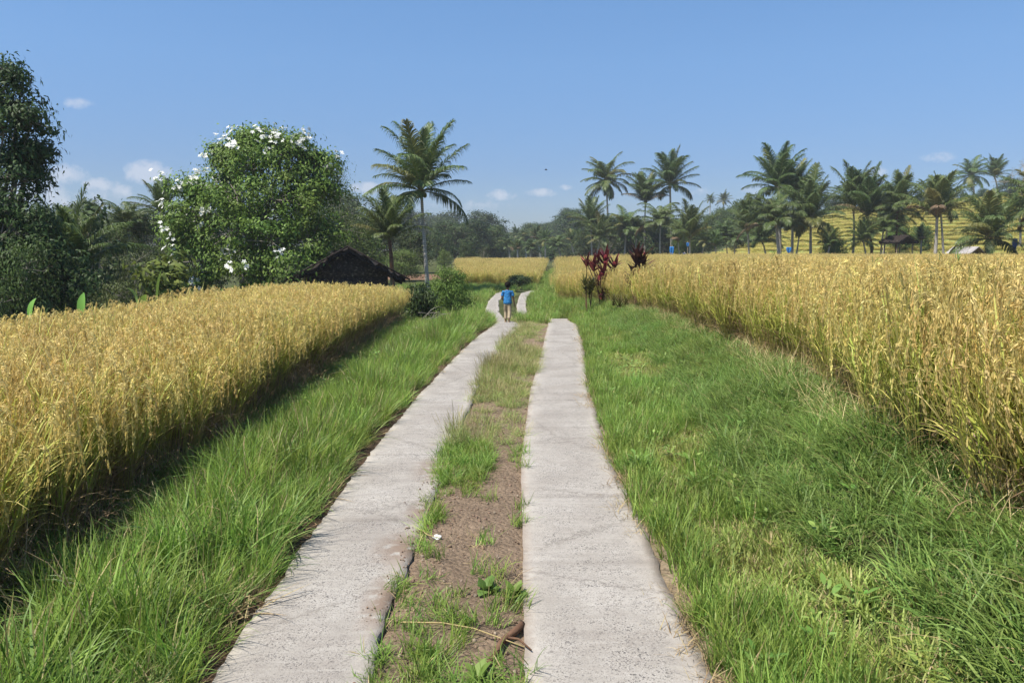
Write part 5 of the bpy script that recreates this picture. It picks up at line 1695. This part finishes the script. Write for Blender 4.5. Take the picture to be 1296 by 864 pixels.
w = bpy.data.worlds.new('World'); S.world = w; w.use_nodes = True
t = w.node_tree; t.nodes.clear()
out = t.nodes.new('ShaderNodeOutputWorld'); bg = t.nodes.new('ShaderNodeBackground')
sky = t.nodes.new('ShaderNodeTexSky'); sky.sky_type = 'NISHITA'; sky.sun_disc = False
sky.sun_elevation = ELEV; sky.sun_rotation = math.atan2(to_sun.x, to_sun.y)
sky.air_density = 1.0; sky.dust_density = .2; sky.ozone_density = 2.5; sky.altitude = 300
tc = t.nodes.new('ShaderNodeTexCoord')
sx = t.nodes.new('ShaderNodeSeparateXYZ'); L(t, tc.outputs['Generated'], sx.inputs[0])
az = math_(t, 'ARCTAN2', sx.outputs[0], sx.outputs[1])
el = math_(t, 'ARCSINE', sx.outputs[2])
nz = N(t, 'ShaderNodeTexNoise', Scale=38.0, Detail=9.0, Roughness=.62); L(t, tc.outputs['Generated'], nz.inputs['Vector'])
nz2 = N(t, 'ShaderNodeTexNoise', Scale=120.0, Detail=5.0, Roughness=.65); L(t, tc.outputs['Generated'], nz2.inputs['Vector'])
acc = None
for (px, py, rx, ry, st) in ((80, 222, 30, 15, 1.0), (122, 233, 30, 9, .8), (188, 219, 30, 17, 1.0), (158, 243, 18, 10, .9), (60, 248, 90, 22, .6), (98, 132, 24, 8, .55), (465, 238, 26, 9, .8), (634, 247, 22, 9, .8), (686, 244, 24, 7, .6),
                             (715, 237, 12, 5, .5), (600, 258, 90, 14, .32), (1186, 199, 22, 8, .6), (1108, 219, 16, 12, .6), (890, 243, 20, 8, .45), (948, 240, 26, 12, .4), (-60, 230, 60, 20, .9), (1400, 210, 50, 16, .6)):
    d = ray(px, py); a0 = math.atan2(d[0], d[1]); e0 = math.atan2(d[2], math.hypot(d[0], d[1]))
    dx = math_(t, 'MULTIPLY', math_(t, 'SUBTRACT', az, a0), F / rx)
    dy = math_(t, 'MULTIPLY', math_(t, 'SUBTRACT', el, e0), F / ry)
    q = math_(t, 'ADD', math_(t, 'MULTIPLY', dx, dx), math_(t, 'MULTIPLY', dy, dy))
    q = math_(t, 'MULTIPLY', math_(t, 'SUBTRACT', 1.15, math_(t, 'SQRT', q)), 1.0)
    q = math_(t, 'MULTIPLY', math_(t, 'MAXIMUM', q, 0.0), st)
    acc = q if acc is None else math_(t, 'MAXIMUM', acc, q)
rag = math_(t, 'ADD', math_(t, 'MULTIPLY', math_(t, 'SUBTRACT', nz.outputs[0], .5), 2.6), math_(t, 'MULTIPLY', math_(t, 'SUBTRACT', nz2.outputs[0], .5), 1.1))
dens = math_(t, 'MULTIPLY', math_(t, 'ADD', math_(t, 'MULTIPLY', acc, 1.15), rag), math_(t, 'MINIMUM', math_(t, 'MULTIPLY', acc, 3.0), 1.0))
fac = ramp(t, dens, [(.15, 0.0), (.95, .55)])
skyc = mixc(t, 1.0, sky.outputs[0], ramp(t, el, [(0.0, (.39, .43, .585)), (.10, (.51, .595, .78)), (.22, (.72, .87, 1.02)), (.40, (.86, 1.11, 1.25))]), 'MULTIPLY')
cl = mixc(t, fac, skyc, (5.4, 5.6, 6.2))
L(t, cl, bg.inputs[0]); bg.inputs[1].default_value = .083
L(t, bg.outputs[0], out.inputs[0])

cam = bpy.data.cameras.new('camera'); co = bpy.data.objects.new('camera', cam); C.objects.link(co)
cam.sensor_width = 36; cam.lens = 36 * F / 1296.0; cam.clip_start = .05; cam.clip_end = 4000
co.location = (0, 0, CAMZ); co.rotation_euler = (PI / 2 - PITCH, 0, 0)
S.camera = co
S.view_settings.view_transform = 'Standard'; S.view_settings.look = 'None'; S.view_settings.gamma = 1; S.view_settings.use_curve_mapping = False
S.view_settings.exposure = 0.75
S.render.engine = 'CYCLES'
cy = S.cycles
cy.max_bounces = 6; cy.diffuse_bounces = 3; cy.glossy_bounces = 2; cy.transmission_bounces = 3; cy.volume_bounces = 0; cy.transparent_max_bounces = 4
cy.use_denoising = True; cy.denoiser = 'OPENIMAGEDENOISE'; cy.denoising_prefilter = 'ACCURATE'
cy.use_adaptive_sampling = True; cy.adaptive_threshold = .015
cy.sample_clamp_indirect = 6
